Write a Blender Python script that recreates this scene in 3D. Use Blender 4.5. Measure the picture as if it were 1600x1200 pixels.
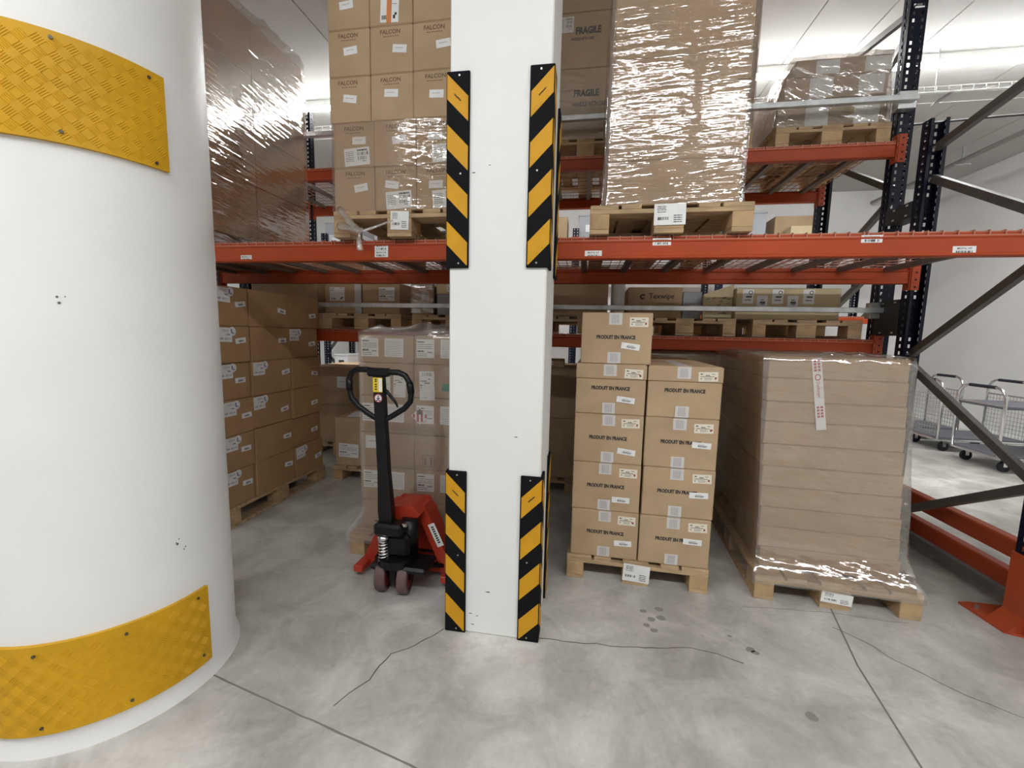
import bpy, math, random
from mathutils import Matrix, Vector, noise as mnoise
import numpy as np

scene = bpy.context.scene
for o in list(bpy.data.objects):
    bpy.data.objects.remove(o)
COL = scene.collection

# ------------------------------------------------------------------ camera
FPX = 670.0
CAM_H = 1.45
def cam_matrix(p, r, y):
    cy, sy = math.cos(y), math.sin(y)
    fwd = np.array([sy*math.cos(p), cy*math.cos(p), -math.sin(p)])
    right = np.array([cy, -sy, 0.0]); down = np.cross(fwd, right)
    R = math.cos(r)*right + math.sin(r)*down
    D = -math.sin(r)*right + math.cos(r)*down
    return np.array([R, D, fwd])
CM = cam_matrix(math.radians(6.6), math.radians(-1.209), math.radians(-9.55))
cam_data = bpy.data.cameras.new('camera')
cam_data.sensor_width = 36.0
cam_data.lens = FPX*36.0/1600.0
cam_data.clip_start = 0.02
cam = bpy.data.objects.new('camera', cam_data)
m = Matrix(((CM[0][0], -CM[1][0], -CM[2][0], 0.0),
            (CM[0][1], -CM[1][1], -CM[2][1], 0.0),
            (CM[0][2], -CM[1][2], -CM[2][2], CAM_H),
            (0, 0, 0, 1)))
cam.matrix_world = m
COL.objects.link(cam)
scene.camera = cam
def ray(u, v):
    return CM.T @ np.array([(u-800)/FPX, (v-600)/FPX, 1.0])
def floor_at(u, v):                       # photo pixel -> point of the floor
    d = ray(u, v); t = -CAM_H/d[2]
    return (d[0]*t, d[1]*t)
def at_y(u, v, y):                        # photo pixel -> (x, z) on the plane Y = y
    d = ray(u, v); t = y/d[1]
    return (d[0]*t, CAM_H + d[2]*t)
def at_x(u, v, x):                        # photo pixel -> (y, z) on the plane X = x
    d = ray(u, v); t = x/d[0]
    return (d[1]*t, CAM_H + d[2]*t)

# ------------------------------------------------------------------ light / colour management
world = bpy.data.worlds.new('world'); scene.world = world
world.use_nodes = True
world.node_tree.nodes['Background'].inputs[0].default_value = (0.9, 0.92, 1.0, 1)
world.node_tree.nodes['Background'].inputs[1].default_value = 0.0
scene.view_settings.view_transform = 'Standard'
scene.view_settings.look = 'None'
scene.view_settings.gamma = 1.0
scene.view_settings.use_curve_mapping = False
scene.view_settings.exposure = 2.78
BATTEN_STRENGTH = 15.0          # every batten is the same fixture
ROW_Y = (5.45, -1.3)            # row in view beyond the racks; row over the aisle the camera stands in

# ------------------------------------------------------------------ materials
def lin(c):
    return tuple((x/12.92 if x <= 0.04045 else ((x+0.055)/1.055)**2.4) for x in c)
def rgb(r, g, b):
    return lin((r/255.0, g/255.0, b/255.0))
MATS = {}
def mat(name, col, rough=0.6, metal=0.0, var=0.0, vscale=6.0, bump=0.0, bscale=80.0, stretch=(1, 1, 1), spec=0.5, col2=None):
    mt = bpy.data.materials.new(name); mt.use_nodes = True
    nt = mt.node_tree; b = nt.nodes['Principled BSDF']
    b.inputs['Base Color'].default_value = (*col, 1)
    b.inputs['Roughness'].default_value = rough
    b.inputs['Metallic'].default_value = metal
    b.inputs['Specular IOR Level'].default_value = spec
    if var or bump:
        tc = nt.nodes.new('ShaderNodeTexCoord'); mp = nt.nodes.new('ShaderNodeMapping')
        mp.inputs['Scale'].default_value = stretch
        nt.links.new(tc.outputs['Object'], mp.inputs['Vector'])
    if var:
        n = nt.nodes.new('ShaderNodeTexNoise'); n.inputs['Scale'].default_value = vscale
        n.inputs['Detail'].default_value = 5
        oi = nt.nodes.new('ShaderNodeObjectInfo')
        ad = nt.nodes.new('ShaderNodeVectorMath'); ad.operation = 'ADD'
        mul = nt.nodes.new('ShaderNodeVectorMath'); mul.operation = 'SCALE'
        mul.inputs['Scale'].default_value = 7.0
        nt.links.new(oi.outputs['Location'], mul.inputs[0])
        nt.links.new(mp.outputs['Vector'], ad.inputs[0]); nt.links.new(mul.outputs['Vector'], ad.inputs[1])
        nt.links.new(ad.outputs['Vector'], n.inputs['Vector'])
        r = nt.nodes.new('ShaderNodeValToRGB')
        a = col2 if col2 else tuple(c*(1-var) for c in col)
        r.color_ramp.elements[0].color = (*a, 1); r.color_ramp.elements[0].position = 0.32
        r.color_ramp.elements[1].color = (*[min(1, c*(1+var*0.6)) for c in col], 1); r.color_ramp.elements[1].position = 0.68
        nt.links.new(n.outputs['Fac'], r.inputs['Fac'])
        nt.links.new(r.outputs['Color'], b.inputs['Base Color'])
    if bump:
        n2 = nt.nodes.new('ShaderNodeTexNoise'); n2.inputs['Scale'].default_value = bscale; n2.inputs['Detail'].default_value = 3
        nt.links.new(mp.outputs['Vector'], n2.inputs['Vector'])
        bp = nt.nodes.new('ShaderNodeBump'); bp.inputs['Strength'].default_value = bump; bp.inputs['Distance'].default_value = 0.01
        nt.links.new(n2.outputs['Fac'], bp.inputs['Height']); nt.links.new(bp.outputs['Normal'], b.inputs['Normal'])
    MATS[name] = mt
    return mt
mat('cardboard', (0.455, 0.325, 0.200), 0.8, var=0.10, vscale=5, bump=0.05, bscale=14, spec=0.2)
mat('cardboard_warm', (0.40, 0.248, 0.125), 0.8, var=0.10, vscale=5, bump=0.05, bscale=14, spec=0.2)
mat('cardboard_pale', (0.43, 0.305, 0.185), 0.75, var=0.08, vscale=5, bump=0.05, bscale=14, spec=0.2)
mat('cardboard_cream', (0.58, 0.48, 0.30), 0.75, var=0.08, vscale=5, spec=0.2)
mat('cardboard_edge', (0.22, 0.14, 0.07), 0.9)
mat('pallet_wood', (0.47, 0.335, 0.195), 0.8, var=0.28, vscale=4, bump=0.15, bscale=30, stretch=(1.5, 9, 9), spec=0.2)
mat('pallet_block', (0.48, 0.33, 0.18), 0.85, var=0.22, vscale=9, bump=0.15, bscale=60, spec=0.2)
mat('paper', (0.78, 0.78, 0.77), 0.6, var=0.05, vscale=20)
mat('paper_cream', (0.74, 0.68, 0.56), 0.6)
mat('ink', (0.03, 0.028, 0.026), 0.7)
mat('ink_soft', (0.20, 0.20, 0.21), 0.7)
mat('ink_faded', (0.12, 0.08, 0.045), 0.8)
mat('ink_red', (0.45, 0.05, 0.05), 0.6)
mat('ink_blue', (0.05, 0.07, 0.25), 0.6)
mat('sticker_green', (0.02, 0.26, 0.16), 0.5)
mat('sticker_yellow', (0.75, 0.55, 0.03), 0.5)
mat('sticker_orange', (0.62, 0.21, 0.06), 0.5)
mat('packing_tape', (0.60, 0.57, 0.55), 0.28, bump=0.08, bscale=40)
mat('beam_orange', (0.385, 0.054, 0.011), 0.48, var=0.12, vscale=3, spec=0.3)
mat('barrier_orange', (0.40, 0.060, 0.016), 0.45, var=0.15, vscale=4)
mat('rack_blue', (0.004, 0.006, 0.017), 0.45, var=0.3, vscale=5, spec=0.22)
mat('brace_grey', (0.15, 0.145, 0.135), 0.45, metal=0.6, var=0.15, vscale=6)
mat('galvanised', (0.55, 0.56, 0.56), 0.38, metal=0.8, var=0.2, vscale=12)
mat('deck_wire', (0.47, 0.20, 0.13), 0.4, metal=0.2)
mat('deck_channel', (0.16, 0.13, 0.11), 0.5, metal=0.4)
mat('white_paint', (0.76, 0.76, 0.74), 0.55, var=0.02, vscale=3, bump=0.04, bscale=60)
mat('round_paint', (0.755, 0.755, 0.745), 0.5, var=0.03, vscale=2, bump=0.05, bscale=70)
mat('wall_panel', (0.74, 0.735, 0.715), 0.55, var=0.03, vscale=1.5)
mat('ceiling_paint', (0.52, 0.51, 0.487), 0.6, var=0.03, vscale=1.2)
mat('ceiling_joint', (0.20, 0.19, 0.18), 0.8)
mat('guard_black', (0.006, 0.0065, 0.008), 0.75, bump=0.05, bscale=200, spec=0.12)
mat('guard_yellow', (0.58, 0.29, 0.012), 0.55, var=0.08, vscale=10, spec=0.25)
mat('plate_yellow', (0.60, 0.325, 0.010), 0.5, var=0.10, vscale=4, spec=0.25)
mat('screw_dark', (0.10, 0.09, 0.07), 0.4, metal=0.7)
mat('screw_steel', (0.5, 0.5, 0.5), 0.35, metal=0.9)
mat('scuff', (0.10, 0.13, 0.11), 0.8)
mat('crack', (0.12, 0.105, 0.09), 0.95)
mat('floor_joint', (0.19, 0.18, 0.16), 0.95)
mat('floor_stain', (0.24, 0.23, 0.21), 0.7)
mat('jack_black', (0.005, 0.005, 0.006), 0.36, spec=0.3)
mat('jack_red', (0.42, 0.035, 0.014), 0.38, var=0.1, vscale=6)
mat('wheel_tread', (0.115, 0.070, 0.068), 0.6, var=0.2, vscale=14)
mat('wheel_hub', (0.16, 0.012, 0.016), 0.5)
mat('chrome', (0.75, 0.75, 0.75), 0.18, metal=1.0)
mat('trolley_grey', (0.13, 0.13, 0.15), 0.6, var=0.1)
mat('rubber', (0.012, 0.012, 0.020), 0.7)
mat('bin_grey', (0.34, 0.36, 0.38), 0.5)
mat('bin_white', (0.72, 0.73, 0.74), 0.5)
mat('tray_white', (0.75, 0.75, 0.73), 0.45)
mat('pipe_grey', (0.33, 0.32, 0.30), 0.45, metal=0.3)
mat('cable_black', (0.02, 0.02, 0.02), 0.6)
mat('spacer_dark', (0.030, 0.030, 0.032), 0.5, metal=0.3)
mat('foam_white', (0.72, 0.72, 0.72), 0.5, bump=0.25, bscale=25)

def emission(name, col, s):
    mt = bpy.data.materials.new(name); mt.use_nodes = True
    nt = mt.node_tree; nt.nodes.clear()
    e = nt.nodes.new('ShaderNodeEmission'); e.inputs[0].default_value = (*col, 1); e.inputs[1].default_value = s
    o = nt.nodes.new('ShaderNodeOutputMaterial'); nt.links.new(e.outputs[0], o.inputs[0])
    MATS[name] = mt
emission('batten_glow', (0.97, 0.985, 1.0), BATTEN_STRENGTH)

def concrete():
    mt = bpy.data.materials.new('concrete'); mt.use_nodes = True
    nt = mt.node_tree; b = nt.nodes['Principled BSDF']
    tc = nt.nodes.new('ShaderNodeTexCoord')
    def noi(scale, det, lo, hi, c0, c1, dist=0.0):
        n = nt.nodes.new('ShaderNodeTexNoise'); n.inputs['Scale'].default_value = scale; n.inputs['Detail'].default_value = det
        n.inputs['Distortion'].default_value = dist; n.inputs['Roughness'].default_value = 0.6
        nt.links.new(tc.outputs['Object'], n.inputs['Vector'])
        r = nt.nodes.new('ShaderNodeValToRGB')
        r.color_ramp.elements[0].position = lo; r.color_ramp.elements[0].color = (*c0, 1)
        r.color_ramp.elements[1].position = hi; r.color_ramp.elements[1].color = (*c1, 1)
        nt.links.new(n.outputs['Fac'], r.inputs['Fac'])
        return r.outputs['Color'], n.outputs['Fac']
    base, f1 = noi(1.1, 8, 0.32, 0.68, (0.455, 0.44, 0.412), (0.70, 0.685, 0.655), 0.5)
    blot, f2 = noi(3.2, 6, 0.38, 0.62, (0.74, 0.735, 0.72), (1.06, 1.06, 1.05), 0.8)
    fine, f3 = noi(38, 4, 0.35, 0.7, (0.93, 0.93, 0.93), (1.04, 1.04, 1.04))
    spot, f4 = noi(9, 3, 0.60, 0.78, (1, 1, 1), (0.82, 0.81, 0.79), 0.3)
    grime, f5 = noi(0.55, 7, 0.36, 0.60, (0.78, 0.775, 0.76), (1.03, 1.03, 1.03), 1.2)
    cur = base
    for c in (blot, fine, spot, grime):
        mx = nt.nodes.new('ShaderNodeMix'); mx.data_type = 'RGBA'; mx.blend_type = 'MULTIPLY'; mx.inputs['Factor'].default_value = 1.0
        nt.links.new(cur, mx.inputs['A']); nt.links.new(c, mx.inputs['B']); cur = mx.outputs['Result']
    nt.links.new(cur, b.inputs['Base Color'])
    rr = nt.nodes.new('ShaderNodeMapRange'); rr.inputs['To Min'].default_value = 0.28; rr.inputs['To Max'].default_value = 0.55
    nt.links.new(f2, rr.inputs['Value']); nt.links.new(rr.outputs['Result'], b.inputs['Roughness'])
    bp = nt.nodes.new('ShaderNodeBump'); bp.inputs['Strength'].default_value = 0.06; bp.inputs['Distance'].default_value = 0.01
    nt.links.new(f3, bp.inputs['Height']); nt.links.new(bp.outputs['Normal'], b.inputs['Normal'])
    MATS['concrete'] = mt
concrete()

def film_mat(name, rot, stretch, strength, veil=0.06, gloss=0.16, rough=0.10, dist=0.02):
    """clear stretch film: mostly see-through, wrinkled gloss, a faint milky veil"""
    mt = bpy.data.materials.new(name); mt.use_nodes = True
    nt = mt.node_tree; nt.nodes.clear()
    out = nt.nodes.new('ShaderNodeOutputMaterial')
    tr = nt.nodes.new('ShaderNodeBsdfTransparent'); tr.inputs[0].default_value = (0.90, 0.875, 0.85, 1)
    gl = nt.nodes.new('ShaderNodeBsdfGlossy'); gl.inputs['Color'].default_value = (1, 1, 1, 1); gl.inputs['Roughness'].default_value = rough
    df = nt.nodes.new('ShaderNodeBsdfDiffuse'); df.inputs[0].default_value = (0.75, 0.74, 0.73, 1)
    tc = nt.nodes.new('ShaderNodeTexCoord')
    def layer(rt, sc, scale):
        mp = nt.nodes.new('ShaderNodeMapping'); mp.inputs['Rotation'].default_value = rt
        mp2 = nt.nodes.new('ShaderNodeMapping'); mp2.inputs['Scale'].default_value = sc
        nt.links.new(tc.outputs['Object'], mp.inputs['Vector']); nt.links.new(mp.outputs['Vector'], mp2.inputs['Vector'])
        n = nt.nodes.new('ShaderNodeTexNoise'); n.inputs['Scale'].default_value = scale; n.inputs['Detail'].default_value = 2.5
        n.inputs['Distortion'].default_value = 0.35
        nt.links.new(mp2.outputs['Vector'], n.inputs['Vector'])
        return n.outputs['Fac']
    a = layer(rot, stretch, 1.0)
    c = layer((rot[0]*0.4, rot[1]*-0.6, 0), (stretch[0]*1.7, stretch[1]*1.7, stretch[2]*0.6), 1.0)
    ad = nt.nodes.new('ShaderNodeMath'); ad.operation = 'ADD'
    nt.links.new(a, ad.inputs[0]); nt.links.new(c, ad.inputs[1])
    # some zones of the film are drawn tight, others are loose and wrinkled
    big = nt.nodes.new('ShaderNodeTexNoise'); big.inputs['Scale'].default_value = 2.3; big.inputs['Detail'].default_value = 1
    nt.links.new(tc.outputs['Object'], big.inputs['Vector'])
    mr = nt.nodes.new('ShaderNodeMapRange'); mr.inputs['From Min'].default_value = 0.35; mr.inputs['From Max'].default_value = 0.62
    mr.inputs['To Min'].default_value = 0.25*strength; mr.inputs['To Max'].default_value = strength
    nt.links.new(big.outputs['Fac'], mr.inputs['Value'])
    bp = nt.nodes.new('ShaderNodeBump'); bp.inputs['Distance'].default_value = dist
    nt.links.new(mr.outputs['Result'], bp.inputs['Strength'])
    nt.links.new(ad.outputs[0], bp.inputs['Height']); nt.links.new(bp.outputs['Normal'], gl.inputs['Normal'])
    lw = nt.nodes.new('ShaderNodeLayerWeight'); lw.inputs['Blend'].default_value = 0.25
    mm = nt.nodes.new('ShaderNodeMapRange'); mm.inputs['To Min'].default_value = gloss; mm.inputs['To Max'].default_value = gloss+0.22
    nt.links.new(lw.outputs['Facing'], mm.inputs['Value'])
    m1 = nt.nodes.new('ShaderNodeMixShader'); m1.inputs[0].default_value = veil
    nt.links.new(tr.outputs[0], m1.inputs[1]); nt.links.new(df.outputs[0], m1.inputs[2])
    m2 = nt.nodes.new('ShaderNodeMixShader')
    nt.links.new(mm.outputs['Result'], m2.inputs[0]); nt.links.new(m1.outputs[0], m2.inputs[1]); nt.links.new(gl.outputs[0], m2.inputs[2])
    nt.links.new(m2.outputs[0], out.inputs[0])
    MATS[name] = mt
film_mat('film_level', (0, math.radians(4), 0), (3.0, 3.0, 42), 1.0, veil=0.02, gloss=0.155, rough=0.05, dist=0.005)
film_mat('film_slant', (math.radians(5), 0, 0), (3.0, 3.0, 38), 1.0, veil=0.01, gloss=0.26, rough=0.04, dist=0.0045)
film_mat('film_milky', (0, math.radians(12), 0), (3.0, 3.0, 16), 0.45, veil=0.10, gloss=0.10, rough=0.14)
film_mat('film_tight', (0, math.radians(-10), 0), (2.5, 2.5, 14), 0.40, veil=0.05, gloss=0.12, rough=0.14)
film_mat('film_flat', (0, math.radians(-12), 0), (4.0, 4.0, 18), 0.9, veil=0.045, gloss=0.17, rough=0.08, dist=0.012)
film_mat('film_clear', (0, math.radians(-10), 0), (5, 5, 26), 0.6, veil=0.03, gloss=0.07, rough=0.08, dist=0.008)
film_mat('film_loose', (0, math.radians(-25), 0), (5.0, 5.0, 20), 0.8, veil=0.10, gloss=0.20)

# ------------------------------------------------------------------ mesh helpers
class MB:
    def __init__(s): s.v = []; s.f = []
    def box(s, x0, x1, y0, y1, z0, z1):
        b = len(s.v)
        s.v += [(x0, y0, z0), (x1, y0, z0), (x1, y1, z0), (x0, y1, z0), (x0, y0, z1), (x1, y0, z1), (x1, y1, z1), (x0, y1, z1)]
        s.f += [tuple(b+i for i in q) for q in ((0, 3, 2, 1), (4, 5, 6, 7), (0, 1, 5, 4), (1, 2, 6, 5), (2, 3, 7, 6), (3, 0, 4, 7))]
        return s
    def bbox(s, x0, x1, y0, y1, z0, z1, c):
        """box with every edge chamfered by c"""
        b = len(s.v); idx = {}
        for i, X in enumerate((x0, x1)):
            for j, Y in enumerate((y0, y1)):
                for k, Z in enumerate((z0, z1)):
                    sx, sy, sz = (c, -c)[i], (c, -c)[j], (c, -c)[k]
                    idx[i, j, k, 0] = len(s.v); s.v.append((X, Y+sy, Z+sz))
                    idx[i, j, k, 1] = len(s.v); s.v.append((X+sx, Y, Z+sz))
                    idx[i, j, k, 2] = len(s.v); s.v.append((X+sx, Y+sy, Z))
        g = lambda *a: idx[a]
        for i in (0, 1):
            q = [g(i, 0, 0, 0), g(i, 1, 0, 0), g(i, 1, 1, 0), g(i, 0, 1, 0)]; s.f.append(tuple(q if i else q[::-1]))
            q = [g(0, i, 0, 1), g(1, i, 0, 1), g(1, i, 1, 1), g(0, i, 1, 1)]; s.f.append(tuple(q[::-1] if i else q))
            q = [g(0, 0, i, 2), g(1, 0, i, 2), g(1, 1, i, 2), g(0, 1, i, 2)]; s.f.append(tuple(q if i else q[::-1]))
        for a in (0, 1):
            for c2 in (0, 1):
                s.f.append((g(a, c2, 0, 0), g(a, c2, 0, 1), g(a, c2, 1, 1), g(a, c2, 1, 0)))
                s.f.append((g(a, 0, c2, 0), g(a, 0, c2, 2), g(a, 1, c2, 2), g(a, 1, c2, 0)))
                s.f.append((g(0, a, c2, 1), g(0, a, c2, 2), g(1, a, c2, 2), g(1, a, c2, 1)))
                for d in (0, 1):
                    s.f.append((g(a, c2, d, 0), g(a, c2, d, 1), g(a, c2, d, 2)))
        return s
    def quad(s, *p):
        b = len(s.v); s.v += list(p); s.f.append(tuple(range(b, b+len(p)))); return s
    def tube(s, path, r, n=8, cap=True, closed=False):
        path = [Vector(p) for p in path]; rings = []; N = len(path)
        up = None
        for i, p in enumerate(path):
            if closed: t = (path[(i+1) % N]-path[i-1])
            else: t = (path[min(i+1, N-1)]-path[max(i-1, 0)])
            t.normalize()
            if up is None:
                up = t.orthogonal().normalized()
            up = (up - t*up.dot(t)).normalized(); w = t.cross(up)
            rr = r[i] if isinstance(r, (list, tuple)) else r
            b = len(s.v)
            for k in range(n):
                a = 2*math.pi*k/n
                s.v.append(tuple(p+up*math.cos(a)*rr+w*math.sin(a)*rr))
            rings.append(b)
        for i in range(N if closed else N-1):
            A, B = rings[i], rings[(i+1) % N]
            for k in range(n):
                s.f.append((A+k, A+(k+1) % n, B+(k+1) % n, B+k))
        if cap and not closed:
            s.f.append(tuple(rings[0]+k for k in range(n))[::-1]); s.f.append(tuple(rings[-1]+k for k in range(n)))
        return s
    def bar(s, a, b, w, h, up=(0, 0, 1)):
        """rectangular bar from a to b, w across, h along up"""
        a, b = Vector(a), Vector(b); t = (b-a).normalized(); u = Vector(up); u = (u-t*u.dot(t)).normalized(); q = t.cross(u)
        k = len(s.v)
        for p in (a, b):
            for sx, sz in ((-1, -1), (1, -1), (1, 1), (-1, 1)):
                s.v.append(tuple(p+q*sx*w/2+u*sz*h/2))
        s.f += [(k+3, k+2, k+1, k), (k+4, k+5, k+6, k+7)]
        for i in range(4):
            j = (i+1) % 4; s.f.append((k+i, k+j, k+4+j, k+4+i))
        return s
    def prism(s, pts, axis, a0, a1):
        """extrude a 2D outline along axis ('x': pts are (y,z), 'y': (x,z), 'z': (x,y))"""
        n = len(pts); b = len(s.v)
        for a in (a0, a1):
            for p, q in pts:
                s.v.append({'x': (a, p, q), 'y': (p, a, q), 'z': (p, q, a)}[axis])
        s.f.append(tuple(b+i for i in range(n))[::-1]); s.f.append(tuple(b+n+i for i in range(n)))
        for i in range(n):
            j = (i+1) % n; s.f.append((b+i, b+j, b+n+j, b+n+i))
        return s
    def mesh(s, name, smooth=False):
        me = bpy.data.meshes.new(name); me.from_pydata(s.v, [], s.f); me.validate()
        import bmesh
        bm = bmesh.new(); bm.from_mesh(me); bmesh.ops.recalc_face_normals(bm, faces=bm.faces[:]); bm.to_mesh(me); bm.free()
        if smooth:
            for p in me.polygons: p.use_smooth = True
        return me
    def build(s, name, m, parent=None, loc=(0, 0, 0), rot=(0, 0, 0), smooth=False):
        me = s.mesh(name, smooth)
        return link(name, me, m, parent, loc, rot)
def link(name, me, m, parent=None, loc=(0, 0, 0), rot=(0, 0, 0)):
    if m is not None and len(me.materials) == 0: me.materials.append(MATS[m])
    o = bpy.data.objects.new(name, me); COL.objects.link(o)
    o.location = loc; o.rotation_euler = rot
    if parent: o.parent = parent
    return o
def tag(o, label=None, cat=None, group=None, kind=None):
    if label: o['label'] = label
    if cat: o['category'] = cat
    if group: o['group'] = group
    if kind: o['kind'] = kind
    return o
def thing(name, label, cat, loc=(0, 0, 0), rz=0.0, group=None):
    o = bpy.data.objects.new(name, None); COL.objects.link(o)
    o.empty_display_size = 0.1; o.location = loc; o.rotation_euler = (0, 0, rz)
    return tag(o, label, cat, group)
def children(o): return [c for c in bpy.data.objects if c.parent == o]
def dup(root, loc, rz=0.0, label=None, group=None):
    def cp(o, parent):
        c = o.copy(); COL.objects.link(c); c.parent = parent
        for ch in KIDS.get(o.name, ()): cp(ch, c)
        return c
    KIDS = {}
    for o in bpy.data.objects:
        if o.parent: KIDS.setdefault(o.parent.name, []).append(o)
    r = cp(root, None); r.location = loc; r.rotation_euler = (0, 0, rz)
    if label: r['label'] = label
    if group: r['group'] = group
    return r
R = math.radians
LAYER = ['bottom', 'second', 'third', 'fourth', 'fifth', 'sixth', 'seventh', 'eighth', 'topmost']
RND = random.Random(7)
def jit(a): return RND.uniform(-a, a)

# ------------------------------------------------------------------ the room
HC = 4.4
X_L, X_R, Y_F, Y_B = -7.5, 6.52, -5.5, 9.85
fl = MB().box(X_L, X_R, Y_F, Y_B, -0.12, 0.0).build('floor', 'concrete')
tag(fl, 'grey polished concrete floor with cracks and saw-cut joints', None, kind='structure')
def ribbon(name, pts, w, m, z=0.0008, wob=0.0):
    P = [Vector((p[0], p[1])) for p in pts]
    Q = []
    for i in range(len(P)-1):
        n = max(2, int((P[i+1]-P[i]).length/0.03))
        for k in range(n): Q.append(P[i].lerp(P[i+1], k/n))
    Q.append(P[-1])
    mb = MB()
    for i, q in enumerate(Q):
        t = (Q[min(i+1, len(Q)-1)]-Q[max(i-1, 0)]).normalized(); nrm = Vector((-t.y, t.x))
        q = q + nrm*(mnoise.noise(Vector((q.x*14, q.y*14, 3.1)))*wob)
        ww = w*(0.7+0.6*abs(mnoise.noise(Vector((q.x*9, q.y*9, 8))))) if wob else w
        mb.v += [(q.x+nrm.x*ww/2, q.y+nrm.y*ww/2, z), (q.x-nrm.x*ww/2, q.y-nrm.y*ww/2, z)]
    for i in range(len(Q)-1): mb.f.append((2*i, 2*i+1, 2*i+3, 2*i+2))
    return mb.build(name, m, fl)
ribbon('joint', [floor_at(318, 1047), floor_at(365, 1070), floor_at(640, 1195), floor_at(800, 1290)], 0.009, 'floor_joint', wob=0.003)
ribbon('joint', [floor_at(1295, 945), floor_at(1340, 1040), floor_at(1440, 1200), floor_at(1500, 1300)], 0.008, 'floor_joint')
ribbon('crack', [floor_at(*p) for p in ((694, 983), (648, 1008), (612, 1022), (592, 1040), (577, 1062), (545, 1083), (521, 1103))], 0.0065, 'crack', wob=0.012)
ribbon('crack', [floor_at(*p) for p in ((838, 997), (900, 1004), (975, 1011), (1040, 1013), (1080, 1014), (1120, 1022), (1162, 1037))], 0.0065, 'crack', wob=0.010)
ribbon('crack', [floor_at(*p) for p in ((1300, 981), (1340, 997), (1400, 1032), (1470, 1068), (1530, 1096), (1600, 1122), (1680, 1150))], 0.005, 'crack', wob=0.012)
ribbon('crack', [floor_at(*p) for p in ((1160, 948), (1230, 952), (1300, 958), (1420, 975))], 0.003, 'crack', wob=0.008)
for k, (u, v, s) in enumerate(((1005, 955, 0.017), (1030, 952, 0.020), (1018, 968, 0.018), (1033, 966, 0.02), (1010, 977, 0.015), (1022, 985, 0.016),
                              (1172, 1015, 0.018), (1180, 1020, 0.014), (1268, 1120, 0.02), (1140, 994, 0.008))):
    x, y = floor_at(u, v); mb = MB()
    n = 14; mb.v = [(x+math.cos(2*math.pi*i/n)*s*(0.8+0.4*RND.random())*1.2, y+math.sin(2*math.pi*i/n)*s*(0.8+0.4*RND.random()), 0.0006) for i in range(n)]
    mb.f = [tuple(range(n))]
    mb.build('stain', 'floor_stain', fl)

ce = MB().box(X_L, X_R, Y_F, Y_B, HC+0.03, HC+0.10).build('ceiling', 'ceiling_joint')
tag(ce, 'off-white panelled ceiling with dark joints', None, kind='structure')
seams = [X_L, -6.3, -5.1, -3.93, -2.73, -1.55, -0.38, 0.80, 1.97, 2.57, 3.2, 4.4, 5.5, X_R]
for a, b in zip(seams[:-1], seams[1:]):
    MB().bbox(a+0.004, b-0.004, Y_F, Y_B, HC, HC+0.04, 0.004).build('ceiling_panel', 'ceiling_paint', ce)
def wall(name, *a, label):
    o = MB().box(*a).build(name, 'wall_panel'); return tag(o, label, None, kind='structure')
wall('wall_right', X_R, X_R+0.1, Y_F, Y_B, 0, HC+0.1, label='plain off-white wall behind the trolleys')
wall('wall_back', X_L, X_R, Y_B, Y_B+0.1, 0, HC+0.1, label='off-white wall beyond the far rack')
wall('wall_left', X_L-0.1, X_L, Y_F, Y_B, 0, HC+0.1, label='off-white wall closing the hall at the far aisle end')
wall('wall_front', X_L, X_R, Y_F-0.1, Y_F, 0, HC+0.1, label='off-white wall across the aisle')
MB().prism([(X_R-0.0, 0), (X_R-0.06, 0), (X_R-0.045, 0.03), (X_R-0.012, 0.09), (X_R, 0.10)], 'y', Y_F, Y_B).build('baseboard_right', 'wall_panel')
tag(bpy.data.objects['baseboard_right'], 'coved white skirting along the wall', None, kind='structure')

# ------------------------------------------------------------------ ceiling light battens
def batten(x, y, label, group, name='light_batten'):
    t = thing(name, label, 'ceiling light', (x, y, HC), 0, group)
    L = 0.76
    MB().bbox(-L, L, -0.055, 0.055, -0.075, 0.0, 0.006).build('body', 'tray_white', t)
    mb = MB()
    pts = [(-0.05, -0.075), (-0.048, -0.086), (-0.034, -0.097), (0.0, -0.102), (0.034, -0.097), (0.048, -0.086), (0.05, -0.075)]
    mb.prism(pts, 'x', -L+0.02, L-0.02).build('diffuser', 'batten_glow', t)
    for s in (-1, 1):
        MB().bbox(s*L-0.02, s*L+0.02, -0.053, 0.053, -0.104, -0.07, 0.004).build('end_cap', 'tray_white', t)
for k in range(7):
    x = -4.7+1.7*k
    batten(x, ROW_Y[0], 'white linear ceiling batten light in the row beyond the racks', 'battens beyond the racks', 'light_batten' if x < 4.7 else 'light_batten_offscreen')
    batten(x, ROW_Y[1], 'white linear ceiling batten light over the aisle before the racks', 'battens over the aisle', 'light_batten_offscreen')
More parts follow.
